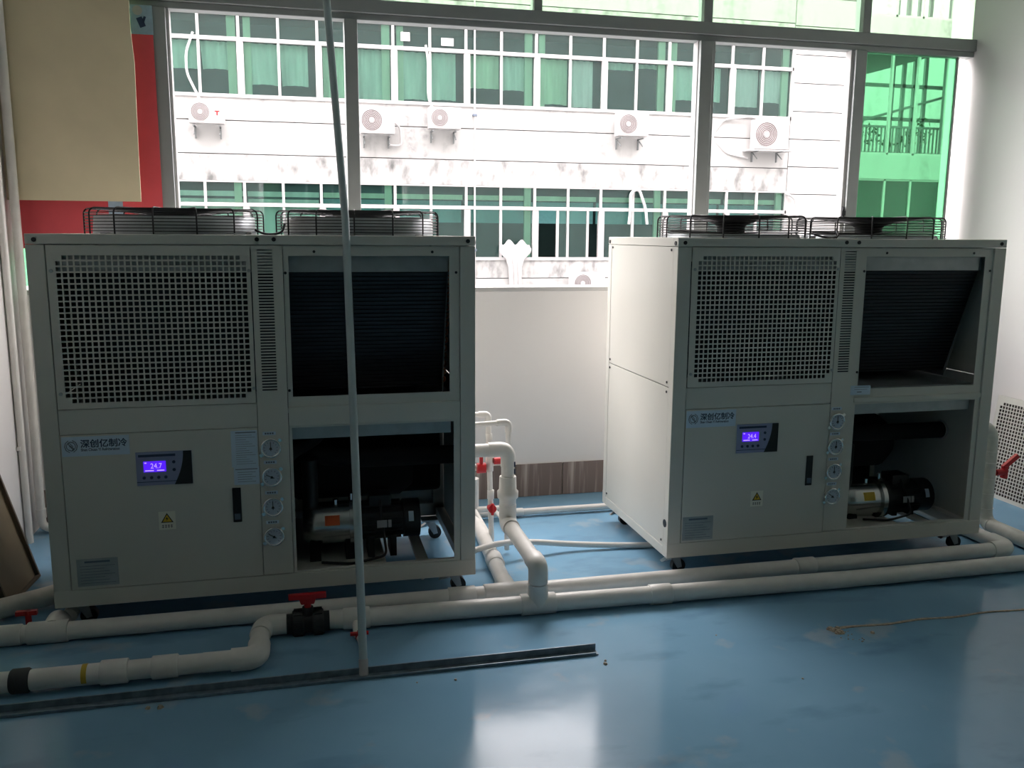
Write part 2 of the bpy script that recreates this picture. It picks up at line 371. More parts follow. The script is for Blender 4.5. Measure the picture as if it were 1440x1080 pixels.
def fan(root, cx, cy_, cowl_h):
    z = ZH
    mb = MB(); n = 44; vs = []
    for (R_, h) in ((.335, 0), (.328, cowl_h), (.322, cowl_h), (.326, 0)):
        for k in range(n): a = 2*PI*k/n; vs.append((R_*math.cos(a), R_*math.sin(a), h))
    mb.add(vs, [(i*n+k, i*n+(k+1)%n, (i+1)*n+(k+1)%n, (i+1)*n+k) for i in range(3) for k in range(n)], True)
    for k in range(4):
        a = PI/4+k*PI/2; mb.obox((.352*math.cos(a), .352*math.sin(a), .004), (math.cos(a), math.sin(a), 0), (-math.sin(a), math.cos(a), 0), (0,0,1), .05, .03, .004)
    cowl = mb.build('fan_cowl', GALV, root, (cx, cy_, z))
    g = MB()
    for k in range(7): g.ring((0, 0, .012+.0125*k), .362, .0019, 48, 5)
    for k in range(17): 
        rr = .352-.0185*k
        if rr > .05: g.ring((0, 0, .103-.00004*k*k*4), rr, .0017, 40, 5)
    for k in range(14):
        a = 2*PI*k/14+.11; c_, s_ = math.cos(a), math.sin(a)
        g.tube([(.366*c_, .366*s_, .0), (.366*c_, .366*s_, .106), (.2*c_, .2*s_, .104), (.06*c_, .06*s_, .090)], .0036, 6, .028)
    g.cyl((0, 0, .084), (0, 0, .094), .08, 20)
    stuff_o = g.build('fan_guard', WIRE, cowl)
    m = MB(); m.tube([(0,0,.0), (0,0,.055), (0,0,.062), (0,0,.086)], [.068, .068, .075, .125], 22); 
    m.build('fan_motor', BLK, cowl)
    for k in range(5):
        a = 2*PI*k/5+.3; b2 = MB(); vs = []
        for i in range(5):
            t = i/4; rr = .07+.24*t; wd = .05+.075*t; tilt = .5-.2*t
            for s_ in (-1, 1):
                y = wd*s_; vs.append((rr*math.cos(a)-y*math.cos(tilt)*math.sin(a), rr*math.sin(a)+y*math.cos(tilt)*math.cos(a), .02+y*math.sin(tilt)*.28))
        vs2 = [(x, y, q+.003) for x, y, q in vs]
        fs = [(2*i, 2*i+2, 2*i+3, 2*i+1) for i in range(4)]
        b2.add(vs+vs2, fs+[(10+2*i, 10+2*i+1, 10+2*i+3, 10+2*i+2) for i in range(4)]+[(0,1,11,10), (8,18,19,9)]+[(2*i, 10+2*i, 12+2*i, 2*i+2) for i in range(4)]+[(2*i+1, 2*i+3, 13+2*i, 11+2*i) for i in range(4)])
        b2.build('fan_blade', BLK, cowl)
def gauge(root, x, z, ang):
    r = .040
    mb = MB(); mb.cyl((0, -.004, 0), (0, .03, 0), r-.004, 28); mb.ring((0, -.008, 0), r-.003, .005, 32, 8, 'y')
    for a in (.7, 3.8): mb.obox((.045*math.cos(a), -.001, .045*math.sin(a)), (math.cos(a),0,math.sin(a)), (0,1,0), (-math.sin(a),0,math.cos(a)), .02, .003, .014)
    g = mb.build('pressure_gauge', CHROME, root, (x, -.003, z))
    MB().cyl((0, -.0085, 0), (0, -.004, 0), r-.008, 28).build('gauge_dial', DIAL, g)
    t = MB()
    for k in range(11):
        a = -.8+k*(PI+1.6)/10; t.obox((.026*math.cos(a), -.009, .026*math.sin(a)), (math.cos(a),0,math.sin(a)), (0,1,0), (-math.sin(a),0,math.cos(a)), .006, .001, .0016)
    t.obox((0, -.009, -.004), (1,0,0), (0,1,0), (0,0,1), .012, .001, .004)
    t.build('gauge_marks', NAVY, g)
    n_ = MB(); n_.obox((.007*math.cos(ang), -.0102, .007*math.sin(ang)), (math.cos(ang),0,math.sin(ang)), (0,1,0), (-math.sin(ang),0,math.cos(ang)), .036, .001, .003)
    n_.cyl((0, -.012, 0), (0, -.009, 0), .005, 10); n_.build('gauge_needle', BLK, g)
    l = MB().box(-.026, .026, -.0015, .0, -.007, .007).build('gauge_label', STICK, root, (x-.004, -.003, z+.062))
    d = MB()
    for k in range(4): d.box(-.018+k*.0095, -.011+k*.0095, -.0019, -.0015, -.0035, .0035)
    d.build('print', GREYP, l)
def caster(root, x, y, cut=True):
    mb = MB(); mb.box(-.045, .045, -.04, .04, .102, .110); mb.cyl((0,0,.085), (0,0,.104), .022, 14)
    for s_ in (-1, 1): mb.prism([(-.02, .088), (.03, .088), (.042, .03), (.02, .025)], s_*.019-.0015, s_*.019+.0015)
    c = mb.build('caster', GALV, root, (x, y, 0))
    MB().cyl((.028, -.015, .034), (.028, .015, .034), .034, 20).build('wheel', BLK, c)
    MB().prism([(-.06, .06), (-.02, .085), (.0, .085), (-.01, .07)], -.014, .014).build('brake_pedal', CHROME, c)

def chiller(x0, label, o):
    R = empty('water_chiller', (x0, 3.685, 0)); tag(R, label, 'chiller', 'twin air cooled chillers')
    # frame: corner posts and rails
    f = MB()
    for (a, b2) in ((0, .066), (1.657, W_)):
        f.box(a, b2, 0, .05, ZB, ZH-.041); f.box(a, b2, D_-.05, D_, ZB, ZH-.041)
    f.box(0, W_, 0, .05, 1.561, ZH)
    f.box(0, W_, D_-.05, D_, 1.561, ZH)
    f.box(0, .05, .05, D_-.05, 1.561, ZH); f.box(W_-.05, W_, .05, D_-.05, 1.561, ZH)
    fr = f.build('cabinet_frame', PAINT, R, bevel=.0025)
    f = MB().box(-.001, W_+.001, -.001, .052, ZB, .181).box(-.001, W_+.001, D_-.05, D_+.001, ZB, .181).box(-.001, .05, .052, D_-.05, ZB, .155).box(W_-.05, W_+.001, .052, D_-.05, ZB, .155)
    f.build('base_rail', PAINT, R, bevel=.0025)
    MB().box(.068, .813, .0015, .02, .8225, .9215).build('middle_panel', PAINT, R, bevel=.001)
    MB().box(.938, 1.655, .0, .02, .822, o['railtop']).build('middle_rail', PAINT, R, bevel=.001)
    MB().box(.05, W_-.05, .05, D_-.05, ZH-.012, ZH-.002).build('top_panel', PAINT, R)
    # side panels (upper and lower), rear panel
    for sgn, xa, xb in ((-1, .0015, .006), (1, W_-.006, W_-.0015)):
        for (za, zb2) in ((.157, .916), (.920, 1.559)):
            if sgn == 1 and za < .5:
                ys = [.052, .285, .365, D_-.052]; zs = [.157, .545, .625, .916]
                mb = MB().plate(ys, zs, lambda i, j: i == 1 and j == 1, 0, .0045)
                ob = mb.build('side_panel', PAINT, R); ob.rotation_euler = (0, 0, PI/2); ob.location = (xb, 0, 0)
            else:
                ob = MB().box(xa, xb, .052, D_-.052, za, zb2).build('side_panel', PAINT, R, bevel=.001)
        xs_ = 0 if sgn < 0 else W_
        sm_ = MB().cyl((0, 0, 0), (sgn*.003, 0, 0), .006, 8).mesh('side_screw', BLK); sb_ = MB().cyl((0, 0, 0), (sgn*.004, 0, 0), .010, 8).mesh('corner_screw', BLK)
        for (yy, zz) in ((.07, 1.545), (.07, .94), (.07, .895), (.07, .18), (D_-.07, 1.545), (D_-.07, .94), (D_-.07, .895), (D_-.07, .18)): link('side_screw', sm_, R, (xs_, yy, zz))
        for (yy, zz) in ((.025, 1.575), (D_-.025, 1.575)): link('corner_screw', sb_, R, (xs_, yy, zz))
        if sgn < 0: MB().cyl((-.002, .035, .272), (.004, .035, .272), .019, 14).build('hole_plug', BLK, R)
    MB().box(.05, W_-.05, D_-.006, D_-.001, .157, 1.561).build('rear_panel', PAINT, R)
    # perforated panel upper left
    link('mesh_panel', PERF, R, (0, -.001, 0))
    link('vent_panel', VENT, R, (0, 0, 0))
    screws([(.084, 1.46), (.084, .985), (.805, 1.46), (.805, .985)], .007, -.005, 'panel_screw', GALV, R)
    screws([(.033, 1.578), (.84, 1.583), (.905, 1.583), (1.69, 1.580)], .009, -.004, 'frame_screw', BLK, R)
    # flange round the open upper right bay
    xs = [.938, .958, 1.612, 1.655]; zs = [o['railtop'], o['railtop']+.042, 1.518, 1.558]
    MB().plate(xs, zs, lambda i, j: i == 1 and j == 1, .008, .012).build('bay_flange', PAINT, R)
    screws([(1.06, 1.535), (1.54, 1.535), (.945, 1.45), (1.64, 1.45), (.945, .97)], .006, .003, 'bay_screw', BLK, R)
    # lower right bay flange
    xs = [.938, .95, 1.628, 1.655]; zs = [.182, .19, .812, .822]
    MB().plate(xs, zs, lambda i, j: i == 1 and j == 1, .006, .01).build('lower_bay_flange', PAINT, R)
    # inner boxes: top lip, inner divider, V coil
    MB().box(.10, 1.61, .030, .05, 1.452, 1.545).build('coil_top_plate', GALV, R)
    c = MB(); th = math.atan2(.21, .60)
    zt, zb2 = 1.452, .93; yt, yb = .040, .225
    d = Vector((0, yb-yt, zb2-zt)); L = d.length; d.normalize(); nrm = Vector((0, -d.z, d.y))
    if nrm.y > 0: nrm = -nrm
    base = Vector((0, yt, zt))
    mid = base+d*(L/2)-nrm*.03
    c.obox((.86, mid.y, mid.z), (1,0,0), d, nrm, 1.50, L, .05)
    coil = c.build('condenser_coil', FIN, R)
    fm = MB(); nf = 30
    for k in range(nf):
        q = base+d*(L*(k+.5)/nf)-nrm*.003
        fm.obox((.86, q.y, q.z), (1,0,0), d, nrm, 1.49, L/nf*.45, .008)
    stuff(fm.build('coil_fins', FIN, coil))
    ub = MB()
    for k in range(14):
        q = base+d*(L*(k+.5)/14)-nrm*.03; a = q+d*.012; b2 = q-d*.012
        ub.tube([(1.61, a.y, a.z), (1.628, a.y, a.z), (1.628, b2.y, b2.z), (1.61, b2.y, b2.z)], .0045, 6, .01)
    ub.build('return_bends', COPPER, coil)
    MB().add([(1.611, .03, 1.545), (1.611, yb, .90), (1.611, D_-yb, .90), (1.611, D_-.03, 1.545), (1.615, .03, 1.545), (1.615, yb, .90), (1.615, D_-yb, .90), (1.615, D_-.03, 1.545)],
             [(0,1,2,3), (7,6,5,4), (0,4,5,1), (1,5,6,2), (2,6,7,3), (3,7,4,0)]).build('coil_end_plate', GALV, R)
    mb = MB(); mb.obox((.86, D_-mid.y, mid.z), (1,0,0), (0, -d.y, d.z), (0, nrm.y, -nrm.z), 1.50, L, .05); mb.build('condenser_coil', FIN, R)
    MB().box(.05, 1.66, .06, D_-.06, .865, .885).build('middle_shelf', GALV, R)
    MB().box(.813, .818, .02, D_-.03, .19, 1.54).build('inner_divider', BLKF, R)
    MB().box(.95, 1.62, .035, .045, .757, .815).build('shelf_lip', GALV, R)
    # bottom bars carrying the pump
    MB().box(.10, .93, .06, D_-.06, .135, .15).build('base_tray', PAINT, R)
    MB().box(.93, 1.34, .06, D_-.06, .135, .147).box(1.48, 1.53, .05, D_-.05, .13, .147).build('pump_tray', PAINT, R)
    # front door
    door = MB().box(.069, .8125, -.001, .022, .183, .8205).build('door', PAINT, R, bevel=.0012)
    h = MB().box(.702, .736, -.006, 0, .425, .572).build('door_handle', BLK, door, bevel=.002)
    MB().box(.708, .730, -.009, 0, .437, .462).build('lock_plate', GREYP, door, bevel=.001)
    # logo sticker
    lg = MB().box(.072, .32, -.0022, -.0008, .735, .814).build('logo_sticker', STICK, R)
    text_mesh('深创亿制冷', .0345, NAVY, 'chinese_lettering', lg, (.140, -.0024, .772), off=.0007)
    text_mesh('Shen Chuan Yi Refrigeration', .0155, NAVY, 'english_lettering', lg, (.141, -.0024, .755), sx=.80, off=.0003)
    em = MB(); cx, cz, rr = .106, .776, .023
    hexp = lambda r0, a0, a1, n_: [(cx+r0*math.cos(a0+(a1-a0)*t/n_), -.0026, cz+r0*1.08*math.sin(a0+(a1-a0)*t/n_)) for t in range(n_+1)]
    em.tube(hexp(rr, PI*.62, PI*1.42, 4), .0014, 6); em.tube(hexp(rr, -PI*.38, PI*.42, 4), .0014, 6)
    em.tube(hexp(rr*.72, PI*.60, PI*1.30, 4), .0012, 6); em.tube(hexp(rr*.72, -PI*.40, PI*.30, 4), .0012, 6)
    em.tube([(cx+.010, -.0026, cz+.014), (cx-.002, -.0026, cz+.018), (cx-.010, -.0026, cz+.009), (cx+.010, -.0026, cz-.009), (cx+.002, -.0026, cz-.018), (cx-.010, -.0026, cz-.014)], .0018, 6)
    em.tube([(cx-.006, -.0026, cz+.002), (cx+.006, -.0026, cz-.011)], .0012, 6); em.tube([(cx-.004, -.0026, cz+.012), (cx+.008, -.0026, cz-.001)], .0012, 6)
    em.build('round_emblem', GREYP, lg)
    # controller
    cx0, cz0 = o['ctrl']
    cu = MB().box(0, .212, -.006, 0, 0, .138).build('control_panel', CTRL, R, (cx0, -.001, cz0), bevel=.001)
    pts = [(.212, 0), (.212, .138), (.172, .138)]+[(.178-.0+.0*k, .138-.138*k/8) for k in range(0)]
    curve = [(.170+.010*math.sin(PI*.5*(1+t)) - .028*t*t, .138*(1-t)) for t in [k/8 for k in range(9)]]
    MB().prism([(.212, 0), (.212, .138)]+curve, -.0072, -.006).build('dark_side_band', BLK, cu)
    MB().box(.028, .112, -.0075, -.006, .056, .100).build('display_screen', SCREEN, cu)
    text_mesh(o['digits'], .030, DIGIT, 'display_digits', cu, (.054, -.0082, .071), sx=.85)
    MB().box(.033, .066, -.0082, -.0075, .060, .064).box(.078, .106, -.0082, -.0075, .060, .064).box(.032, .040, -.0082, -.0075, .092, .096).build('display_icons', DIGIT, cu)
    bt = MB()
    for (bx, bz) in ((.028, .033), (.056, .033), (.083, .033), (.110, .033), (.143, .094), (.143, .062)): bt.cyl((bx, -.0085, bz), (bx, -.006, bz), .0065, 12)
    bt.build('control_buttons', NAVY, cu)
    MB().box(0, .165, -.0066, -.006, .014, .0165).build('panel_line', NAVY, cu); MB().box(.01, .15, -.0066, -.006, .118, .128).build('panel_title', NAVY, cu)
    # warning sticker
    wx, wz = o['warn']
    wsn = MB().box(0, .064, -.0012, 0, 0, .076).build('warning_sticker', mat('cream_sticker', (.62, .62, .52, 1), .5) if 'cs' not in o else o['cs'], R, (wx, -.0012, wz))
    MB().prism([(.008, .030), (.056, .030), (.032, .070)], -.002, -.0012).build('black_triangle', BLK, wsn)
    MB().prism([(.0145, .0335), (.0495, .0335), (.032, .0635)], -.0024, -.002).build('yellow_triangle', YEL, wsn)
    MB().prism([(.033, .056), (.026, .045), (.031, .045), (.028, .036), (.038, .048), (.033, .048)], -.0028, -.0024).build('lightning_mark', BLK, wsn)
    d = MB()
    for k in range(4): d.box(.011+k*.011, .019+k*.011, -.0016, -.0012, .010, .012).box(.011+k*.011, .019+k*.011, -.0016, -.0012, .017, .019).box(.0145+k*.011, .0160+k*.011, -.0016, -.0012, .007, .021)
    d.build('warning_print', BLK, wsn)
    # nameplate
    npz = MB().box(0, .155, -.0015, 0, 0, .115).build('rating_plate', GALV, R, (o['plate'][0], -.001, o['plate'][1]), bevel=.0005)
    d = MB()
    for k in range(7): d.box(.012, .143-.02*((k*7) % 3), -.0019, -.0015, .012+k*.012, .0135+k*.012)
    d.box(.03, .125, -.0019, -.0015, .098, .106)
    d.build('plate_print', GREYP, npz)
    if o['notice']:
        s1 = MB().box(0, .104, -.0012, 0, .075, .228).box(.006, .107, -.0012, 0, 0, .075).build('instruction_notice', STICK, R, (.706, -.0012, .583))
        d = MB()
        for k in range(14): d.box(.018, .095-.012*((k*5) % 4), -.0016, -.0012, .088+k*.0092, .0892+k*.0092)
        d.box(.018, .098, -.0016, -.0012, .218, .222).box(.012, .1, -.0016, -.0012, .064, .067)
        for k in range(5): d.box(.02, .092-.014*(k % 2), -.0016, -.0012, .012+k*.010, .0135+k*.010)
        d.build('notice_print', GREYP, s1)
    if o['small']:
        s1 = MB().box(0, .108, -.0012, 0, 0, .045).build('small_notice', STICK, R, (.915, -.0003, .860))
        MB().box(.02, .1, -.0016, -.0012, .036, .038).box(.02, .09, -.0016, -.0012, .026, .0275).box(.035, .06, -.0016, -.0012, .012, .016).build('notice_print', GREYP, s1)
    # gauges
    for k, (z, an) in enumerate(zip(o['gz'], o['ga'])): gauge(R, o['gx'], z, an)
    # fans
    for k in (0, 1): fan(R, .485+.785*k, .46, o['cowl'])
    MB().tube([(.485+.34, .25, ZH+.02), (.86, .21, ZH+.004), (.90, .20, ZH+.002), (.935, .21, ZH+.012), (.945, .25, ZH+.045)], .005, 8, .03).build('fan_cable', BLK, R)
    MB().cyl((.80, .22, ZH), (.80, .22, ZH+.012), .012, 10).build('cable_gland', ACW, R)
    # ---- pump
    px, py, pz_ = o['pump']; r = .095
    p = MB(); p.tube([(px-.225, py, pz_), (px-.205, py, pz_), (px-.17, py, pz_), (px-.02, py, pz_)], [.07, .088, r, r], 28)
    p.cyl((px-.02, py, pz_), (px+.004, py, pz_), r+.016, 28)
    pump = p.build('water_pump', STEEL, R)
    q = MB(); q.cyl((px+.004, py, pz_), (px+.03, py, pz_), r+.01, 24); q.cyl((px+.03, py, pz_), (px+.225, py, pz_), .078, 24)
    for k in range(18):
        a = 2*PI*k/18; q.obox((px+.125, py+.083*math.cos(a), pz_+.083*math.sin(a)), (1,0,0), (0, math.cos(a), math.sin(a)), (0, -math.sin(a), math.cos(a)), .18, .014, .004)
    q.cyl((px+.225, py, pz_), (px+.30, py, pz_), .088, 24); q.box(px+.07, px+.17, py-.04, py+.06, pz_+.07, pz_+.125)
    q.box(px+.06, px+.09, py-.07, py+.07, .147, pz_-.06); q.box(px+.16, px+.19, py-.07, py+.07, .147, pz_-.06)
    q.build('pump_motor', BLK, pump, bevel=.002)
    for (xa_, xb_) in ((px-.20, px-.15), (px-.04, px)): MB().box(xa_, xb_, py-.07, py+.07, .147, pz_-.07).build('pump_foot', BLK, pump)
    MB().cyl((px-.19, py, pz_+.07), (px-.19, py, pz_+.30), .035).build('pump_outlet', BLK, pump)
    q = MB(); q.cyl((px-.01, py-.03, pz_+r+.016), (px-.01, py-.03, pz_+r+.045), .007, 10); q.cyl((px-.08, py-.02, pz_+r-.004), (px-.08, py-.02, pz_+r+.018), .012, 10)
    q.build('pump_bolts', CHROME, pump)
    def curved_label(xa, xb, a0, a1, rad, m, name):
        q = MB(); n = 8; vs = []
        for k in range(n+1):
            a = a0+(a1-a0)*k/n
            for X in (xa, xb):
                for rr in (rad, rad+.0012): vs.append((X, py-rr*math.cos(a), pz_+rr*math.sin(a)))
        fs = []
        for k in range(n):
            o_ = 4*k; fs += [(o_+1, o_+3, o_+7, o_+5), (o_, o_+4, o_+6, o_+2), (o_, o_+1, o_+5, o_+4), (o_+2, o_+6, o_+7, o_+3)]
        fs += [(0,2,3,1), (4*n, 4*n+1, 4*n+3, 4*n+2)]
        return q.add(vs, fs).build(name, m, pump)
    curved_label(px-.13, px-.065, .15, .62, r, o['sticker'], 'pump_sticker')
    curved_label(px+.10, px+.145, -.10, .25, .0975, ACW, 'motor_label'); curved_label(px+.150, px+.165, -.10, .25, .0975, ACW, 'motor_label')
    curved_label(px+.245, px+.268, .1, .62, .088, STICK, 'motor_label')
    # evaporator, compressor, insulated pipes behind
    q = MB(); q.tube([(.90, .52, .50), (.96, .52, .50), (1.44, .52, .50), (1.50, .52, .50)], [.10, .145, .145, .10], 28); q.build('evaporator_shell', BLKF, R)
    q = MB(); q.box(.83, o['tank'], .60, .90, o['tankz'], .84); q.build('water_tank', BLKF, R, bevel=.02)
    q = MB(); q.tube([(1.00, .42, .62), (1.06, .33, .608), (1.20, .325, .588), (W_-.015, .325, .585)], .043, 20, .05); q.build('insulated_pipe', BLKF, R)
    q = MB(); q.ring((0, 0, 0), .047, .006, 28, 8, 'y'); ob = q.build('pipe_grommet', ACW, R, (W_-.008, .325, .585), rot=(0, 0, PI/2))
    q = MB(); q.tube([(.90, .35, .30), (.90, .30, .62), (1.05, .30, .70), (1.1, .5, .74)], .035, 14, .07); q.build('insulated_pipe', BLKF, R)
    q = MB(); q.tube([(px+.12, py-.02, pz_+.12), (px+.12, py-.08, pz_+.05), (px+.14, py-.12, .17), (px-.02, py-.15, .155), (px-.15, py-.12, .16)], .006, 8, .03); q.build('power_cable', BLK, R)
    q = MB(); q.box(.12, .72, .15, .80, .15, .84); q.build('electrical_cabinet', GALV, R)
    for (cx_, cy2) in ((.075, .10), (W_-.09, .10), (.075, D_-.09), (W_-.09, D_-.09)): caster(R, cx_, cy2)
    return R

CREAM = mat('cream_sticker', (.86, .85, .74, 1), .5)
LCH = chiller(-1.01, 'cream chiller unit nearer the left wall, pole leaning in front', dict(
    railtop=.900, ctrl=(.340, .602), digits='24.7', warn=(.412, .412), plate=(.092, .195), notice=True, small=False, cs=CREAM,
    gz=(.733, .611, .481, .353), ga=(1.6, 2.7, 1.6, 2.6), gx=.862, cowl=.075, pump=(1.205, .28, .305), sticker=ORG, tank=1.66, tankz=.33))
RCH = chiller(1.627, 'cream chiller unit nearer the right wall, its bright left side panel showing', dict(
    railtop=.845, ctrl=(.328, .603), digits='24.4', warn=(.418, .337), plate=(.074, .192), notice=False, small=True, cs=CREAM,
    gz=(.735, .612, .487, .363), ga=(1.6, 1.5, 1.6, 2.5), gx=.850, cowl=.018, pump=(1.325, .31, .235), sticker=YEL, tank=1.50, tankz=.16))

# ================================================================== PIPEWORK
def fitting(name, a, b, r, root, m=PVC):
    """socket sleeve with small chamfered lips"""
    a, b = Vector(a), Vector(b); d = (b-a).normalized()*.006
    return MB().tube([a, a+d*.4, b-d*.4, b], [r-.003, r, r, r-.003], 22).build(name, m, root)
# rear main
A = empty('rear_main_pipe', (0, 3.628, 0)); tag(A, 'white plastic water pipe on the floor, closest along the chillers', 'pipe')
rz = .0375; rr = .0365
MB().cyl((-1.44, 0, rz), (3.42, 0, rz), rr, 24).build('pipe_run', PVC, A)
MB().tube([(3.38, 0, rz), (3.49, 0, rz), (3.49, .12, rz)], rr+.006, 22, .055).build('elbow', PVC, A)
MB().tube([(3.49, .08, rz), (3.49, 1.0, rz)], rr, 22).build('pipe_run', PVC, A)
for a, b2 in ((-1.44, -1.12), (.58, .70), (2.27, 2.37)): fitting('coupling', (a, 0, rz+.001), (b2, 0, rz+.001), rr+.005, A)
# tee with a branch back behind the left chiller
fitting('tee', (.74, 0, rz+.001), (.98, 0, rz+.001), rr+.006, A)
MB().tube([(.855, 0, rz), (.855, .12, rz)], rr+.006, 20).build('tee_branch', PVC, A)
MB().tube([(.855, .1, rz), (.90, 1.05, rz), (.90, 1.06, rz), (.90, 1.12, rz+.0), (.90, 1.12, .25)], rr, 20, .06).build('branch_pipe', PVC, A)
fitting('coupling', (.868, .33, rz), (.873, .43, rz), rr+.006, A)
fitting('tee', (-1.10, 0, rz+.001), (-.95, 0, rz+.001), rr+.008, A)
MB().tube([(-1.01, 0, rz+.004), (-1.01, .10, rz+.004)], rr+.009, 20).build('tee_branch', PVC, A)
# front main
F_ = empty('front_main_pipe', (0, 3.462, 0)); tag(F_, 'thick white plastic pipe on the floor, in front of the other long pipe', 'pipe')
fz = .042; fr = .0385
yo = lambda x: .034-.028*(x+.0)
def fp(x): return (x, yo(x) if x < 2.4 else yo(2.4), fz)
MB().tube([fp(.05), fp(1.2), fp(2.4), (4.2, -.035, fz)], fr, 24).build('pipe_run', PVC, F_)
fitting('coupling', fp(1.45), fp(1.55), fr+.006, F_)
fitting('tee', fp(.868), fp(1.02), fr+.007, F_)
MB().tube([(.943, .005, fz), (.943, .005, .135)], fr+.006, 22).build('tee_branch', PVC, F_)
MB().tube([(.943, .005, .13), (.943, .005, .212), (.943, .565, .215), (.943, .588, .215), (.943, .588, .30)], fr-.002, 22, .055).build('riser_pipe', PVC, F_)
MB().tube([(.943, .005, .14), (.943, .005, .215), (.943, .085, .215)], fr+.004, 22, .05).build('elbow', PVC, F_)
MB().tube([(.943, .50, .215), (.943, .588, .215), (.943, .588, .31)], fr+.004, 22, .05).build('elbow', PVC, F_)
MB().tube([(.943, .588, .29), (.943, .588, .335), (.943, .588, .345), (.943, .588, .375), (.943, .588, .385), (.943, .588, .448), (.943, .588, .45)], [.040, .041, .051, .052, .043, .041, .040], 24).build('check_valve', PVC, F_)
MB().tube([(.943, .588, .44), (.943, .588, .585), (.70, .588, .585)], fr-.006, 22, .06).build('riser_pipe', PVC, F_)
MB().tube([(.943, .588, .50), (.943, .588, .587), (.845, .588, .587)], fr-.003, 22, .062).build('elbow', PVC, F_)
MB().box(.965, .972, .551, .553, .505, .53).box(.965, .972, .551, .553, .47, .495).build('printed_marks', NAVY, F_)
# small drain tee near the pole
fitting('tee', fp(.12), fp(.23), fr+.005, F_)
MB().tube([(.172, .03, fz), (.172, -.09, .022)], .017, 16).build('drain_pipe', PVC, F_)
# ball valve and offset to the left branch
V = empty('ball_valve', (-.02, 3.485, 0)); tag(V, 'black union ball valve with red tee handle on the floor pipe', 'valve')
q = MB(); q.cyl((-.085, 0, .045), (.085, 0, .045), .040, 24); q.tube([(-.062, 0, .045), (-.056, 0, .045), (-.022, 0, .045), (-.016, 0, .045)], [.048, .054, .054, .048], 12)
q.tube([(.016, 0, .045), (.022, 0, .045), (.056, 0, .045), (.062, 0, .045)], [.048, .054, .054, .048], 12); q.cyl((0, 0, .045), (0, 0, .112), .022, 16)
for s_ in (-1, 1):
    for k in range(12):
        a = 2*PI*k/12; q.obox((s_*.039, .054*math.cos(a), .045+.054*math.sin(a)), (1,0,0), (0, math.cos(a), math.sin(a)), (0, -math.sin(a), math.cos(a)), .034, .008, .008)
q.build('valve_body', BLK, V)
q = MB(); q.cyl((0, 0, .105), (0, 0, .150), .014, 14); q.prism([(-.026, .125), (.026, .125), (.034, .150), (-.034, .150)], -.012, .012); q.box(-.075, .075, -.011, .011, .146, .170)
q.build('valve_handle', RED, V, bevel=.004)
B = empty('left_branch_pipe', (0, 0, 0)); tag(B, 'white pipe section jogging left towards the viewer, with couplings and yellow tape', 'pipe')
bz = .046; br = .0365
MB().tube([(-.09, 3.488, bz), (-.205, 3.488, bz), (-.205, 3.212, bz), (-.40, 3.212, bz)], br, 22, .07).build('offset_pipe', PVC, B)
MB().tube([(-.105, 3.488, bz), (-.195, 3.488, bz), (-.205, 3.40, bz)], br+.005, 22, .06).build('elbow', PVC, B)
MB().tube([(-.205, 3.32, bz), (-.205, 3.212, bz), (-.30, 3.212, bz)], br+.006, 22, .065).build('elbow', PVC, B)
MB().cyl((-.36, 3.212, bz), (-1.02, 3.212, bz), br-.001, 24).build('pipe_run', PVC, B)
fitting('coupling', (-.485, 3.212, bz), (-.575, 3.212, bz), br+.006, B)
fitting('coupling', (-.655, 3.212, bz), (-.748, 3.212, bz), br+.0075, B)
MB().cyl((-.79, 3.212, bz), (-.808, 3.212, bz), br+.0012, 24).build('yellow_tape_band', TAPE, B)
MB().cyl((-.74, 3.212, bz-.001), (-.975, 3.212, bz-.001), br+.0008, 24).build('pipe_sleeve', PVC, B)
q = MB(); q.tube([(-.978, 3.212, bz), (-.984, 3.212, bz), (-1.036, 3.212, bz), (-1.042, 3.212, bz)], [br+.002, br+.007, br+.007, br+.002], 24)
q.build('rubber_sleeve', mat('dark_grey_rubber', (.045, .045, .048, 1), .8), B)
MB().cyl((-1.04, 3.212, bz), (-1.44, 3.212, bz), br, 22).build('pipe_run', PVC, B)
# small drain valve (red) near the pole
dv = empty('drain_valve', (.178, 3.372, .022)); tag(dv, 'small red tap on a thin drain pipe beside the pole foot', 'valve')
MB().cyl((0, 0, 0), (0, -.025, 0), .016, 14).cyl((-.036, -.012, .012), (.036, -.012, .012), .008, 10).cyl((0, -.012, 0), (0, -.012, .024), .009, 10).build('tap_body', RED, dv)
MB().tube([(0, -.02, -.002), (0, -.05, -.004), (.004, -.22, -.009)], [.014, .0095, .0095], 12).build('outlet_pipe', PVC, dv)
# right riser, wrapped
Rr = empty('wrapped_riser_pipe', (3.66, 4.0, 0)); tag(Rr, 'white tape wrapped riser pipe entering the right side of the right chiller', 'pipe')
MB().tube([(-.30, .01, .585), (.0, .01, .585), (0, 0, .04), (0, -.40, .04), (0, -.45, .04)], .040, 20, .08).build('riser_pipe', PVC2, Rr)
q = MB()
for z in (.13, .215, .30, .39, .455): q.ring((0, 0, z), .0405, .0016, 24, 6)
q.build('wrap_seams', PVC, Rr)
MB().tube([(0, -.05, .04), (0, -.06, .04)], .0435, 20).build('pipe_collar', PVC2, Rr)
MB().tube([(0, -.45, .04), (0, -.53, .04)], .044, 20).build('tee_branch', PVC, Rr)
lv = empty('lever_valve', (3.70, 3.99, .33)); tag(lv, 'red lever handle on the wrapped riser beside the right chiller', 'valve')
MB().cyl((-.0, 0, 0), (.055, 0, .0), .018, 12).obox((.055, 0, .0), (1,0,0), (0,1,0), (0,0,1), .022, .03, .07).build('valve_stem', RED, lv)
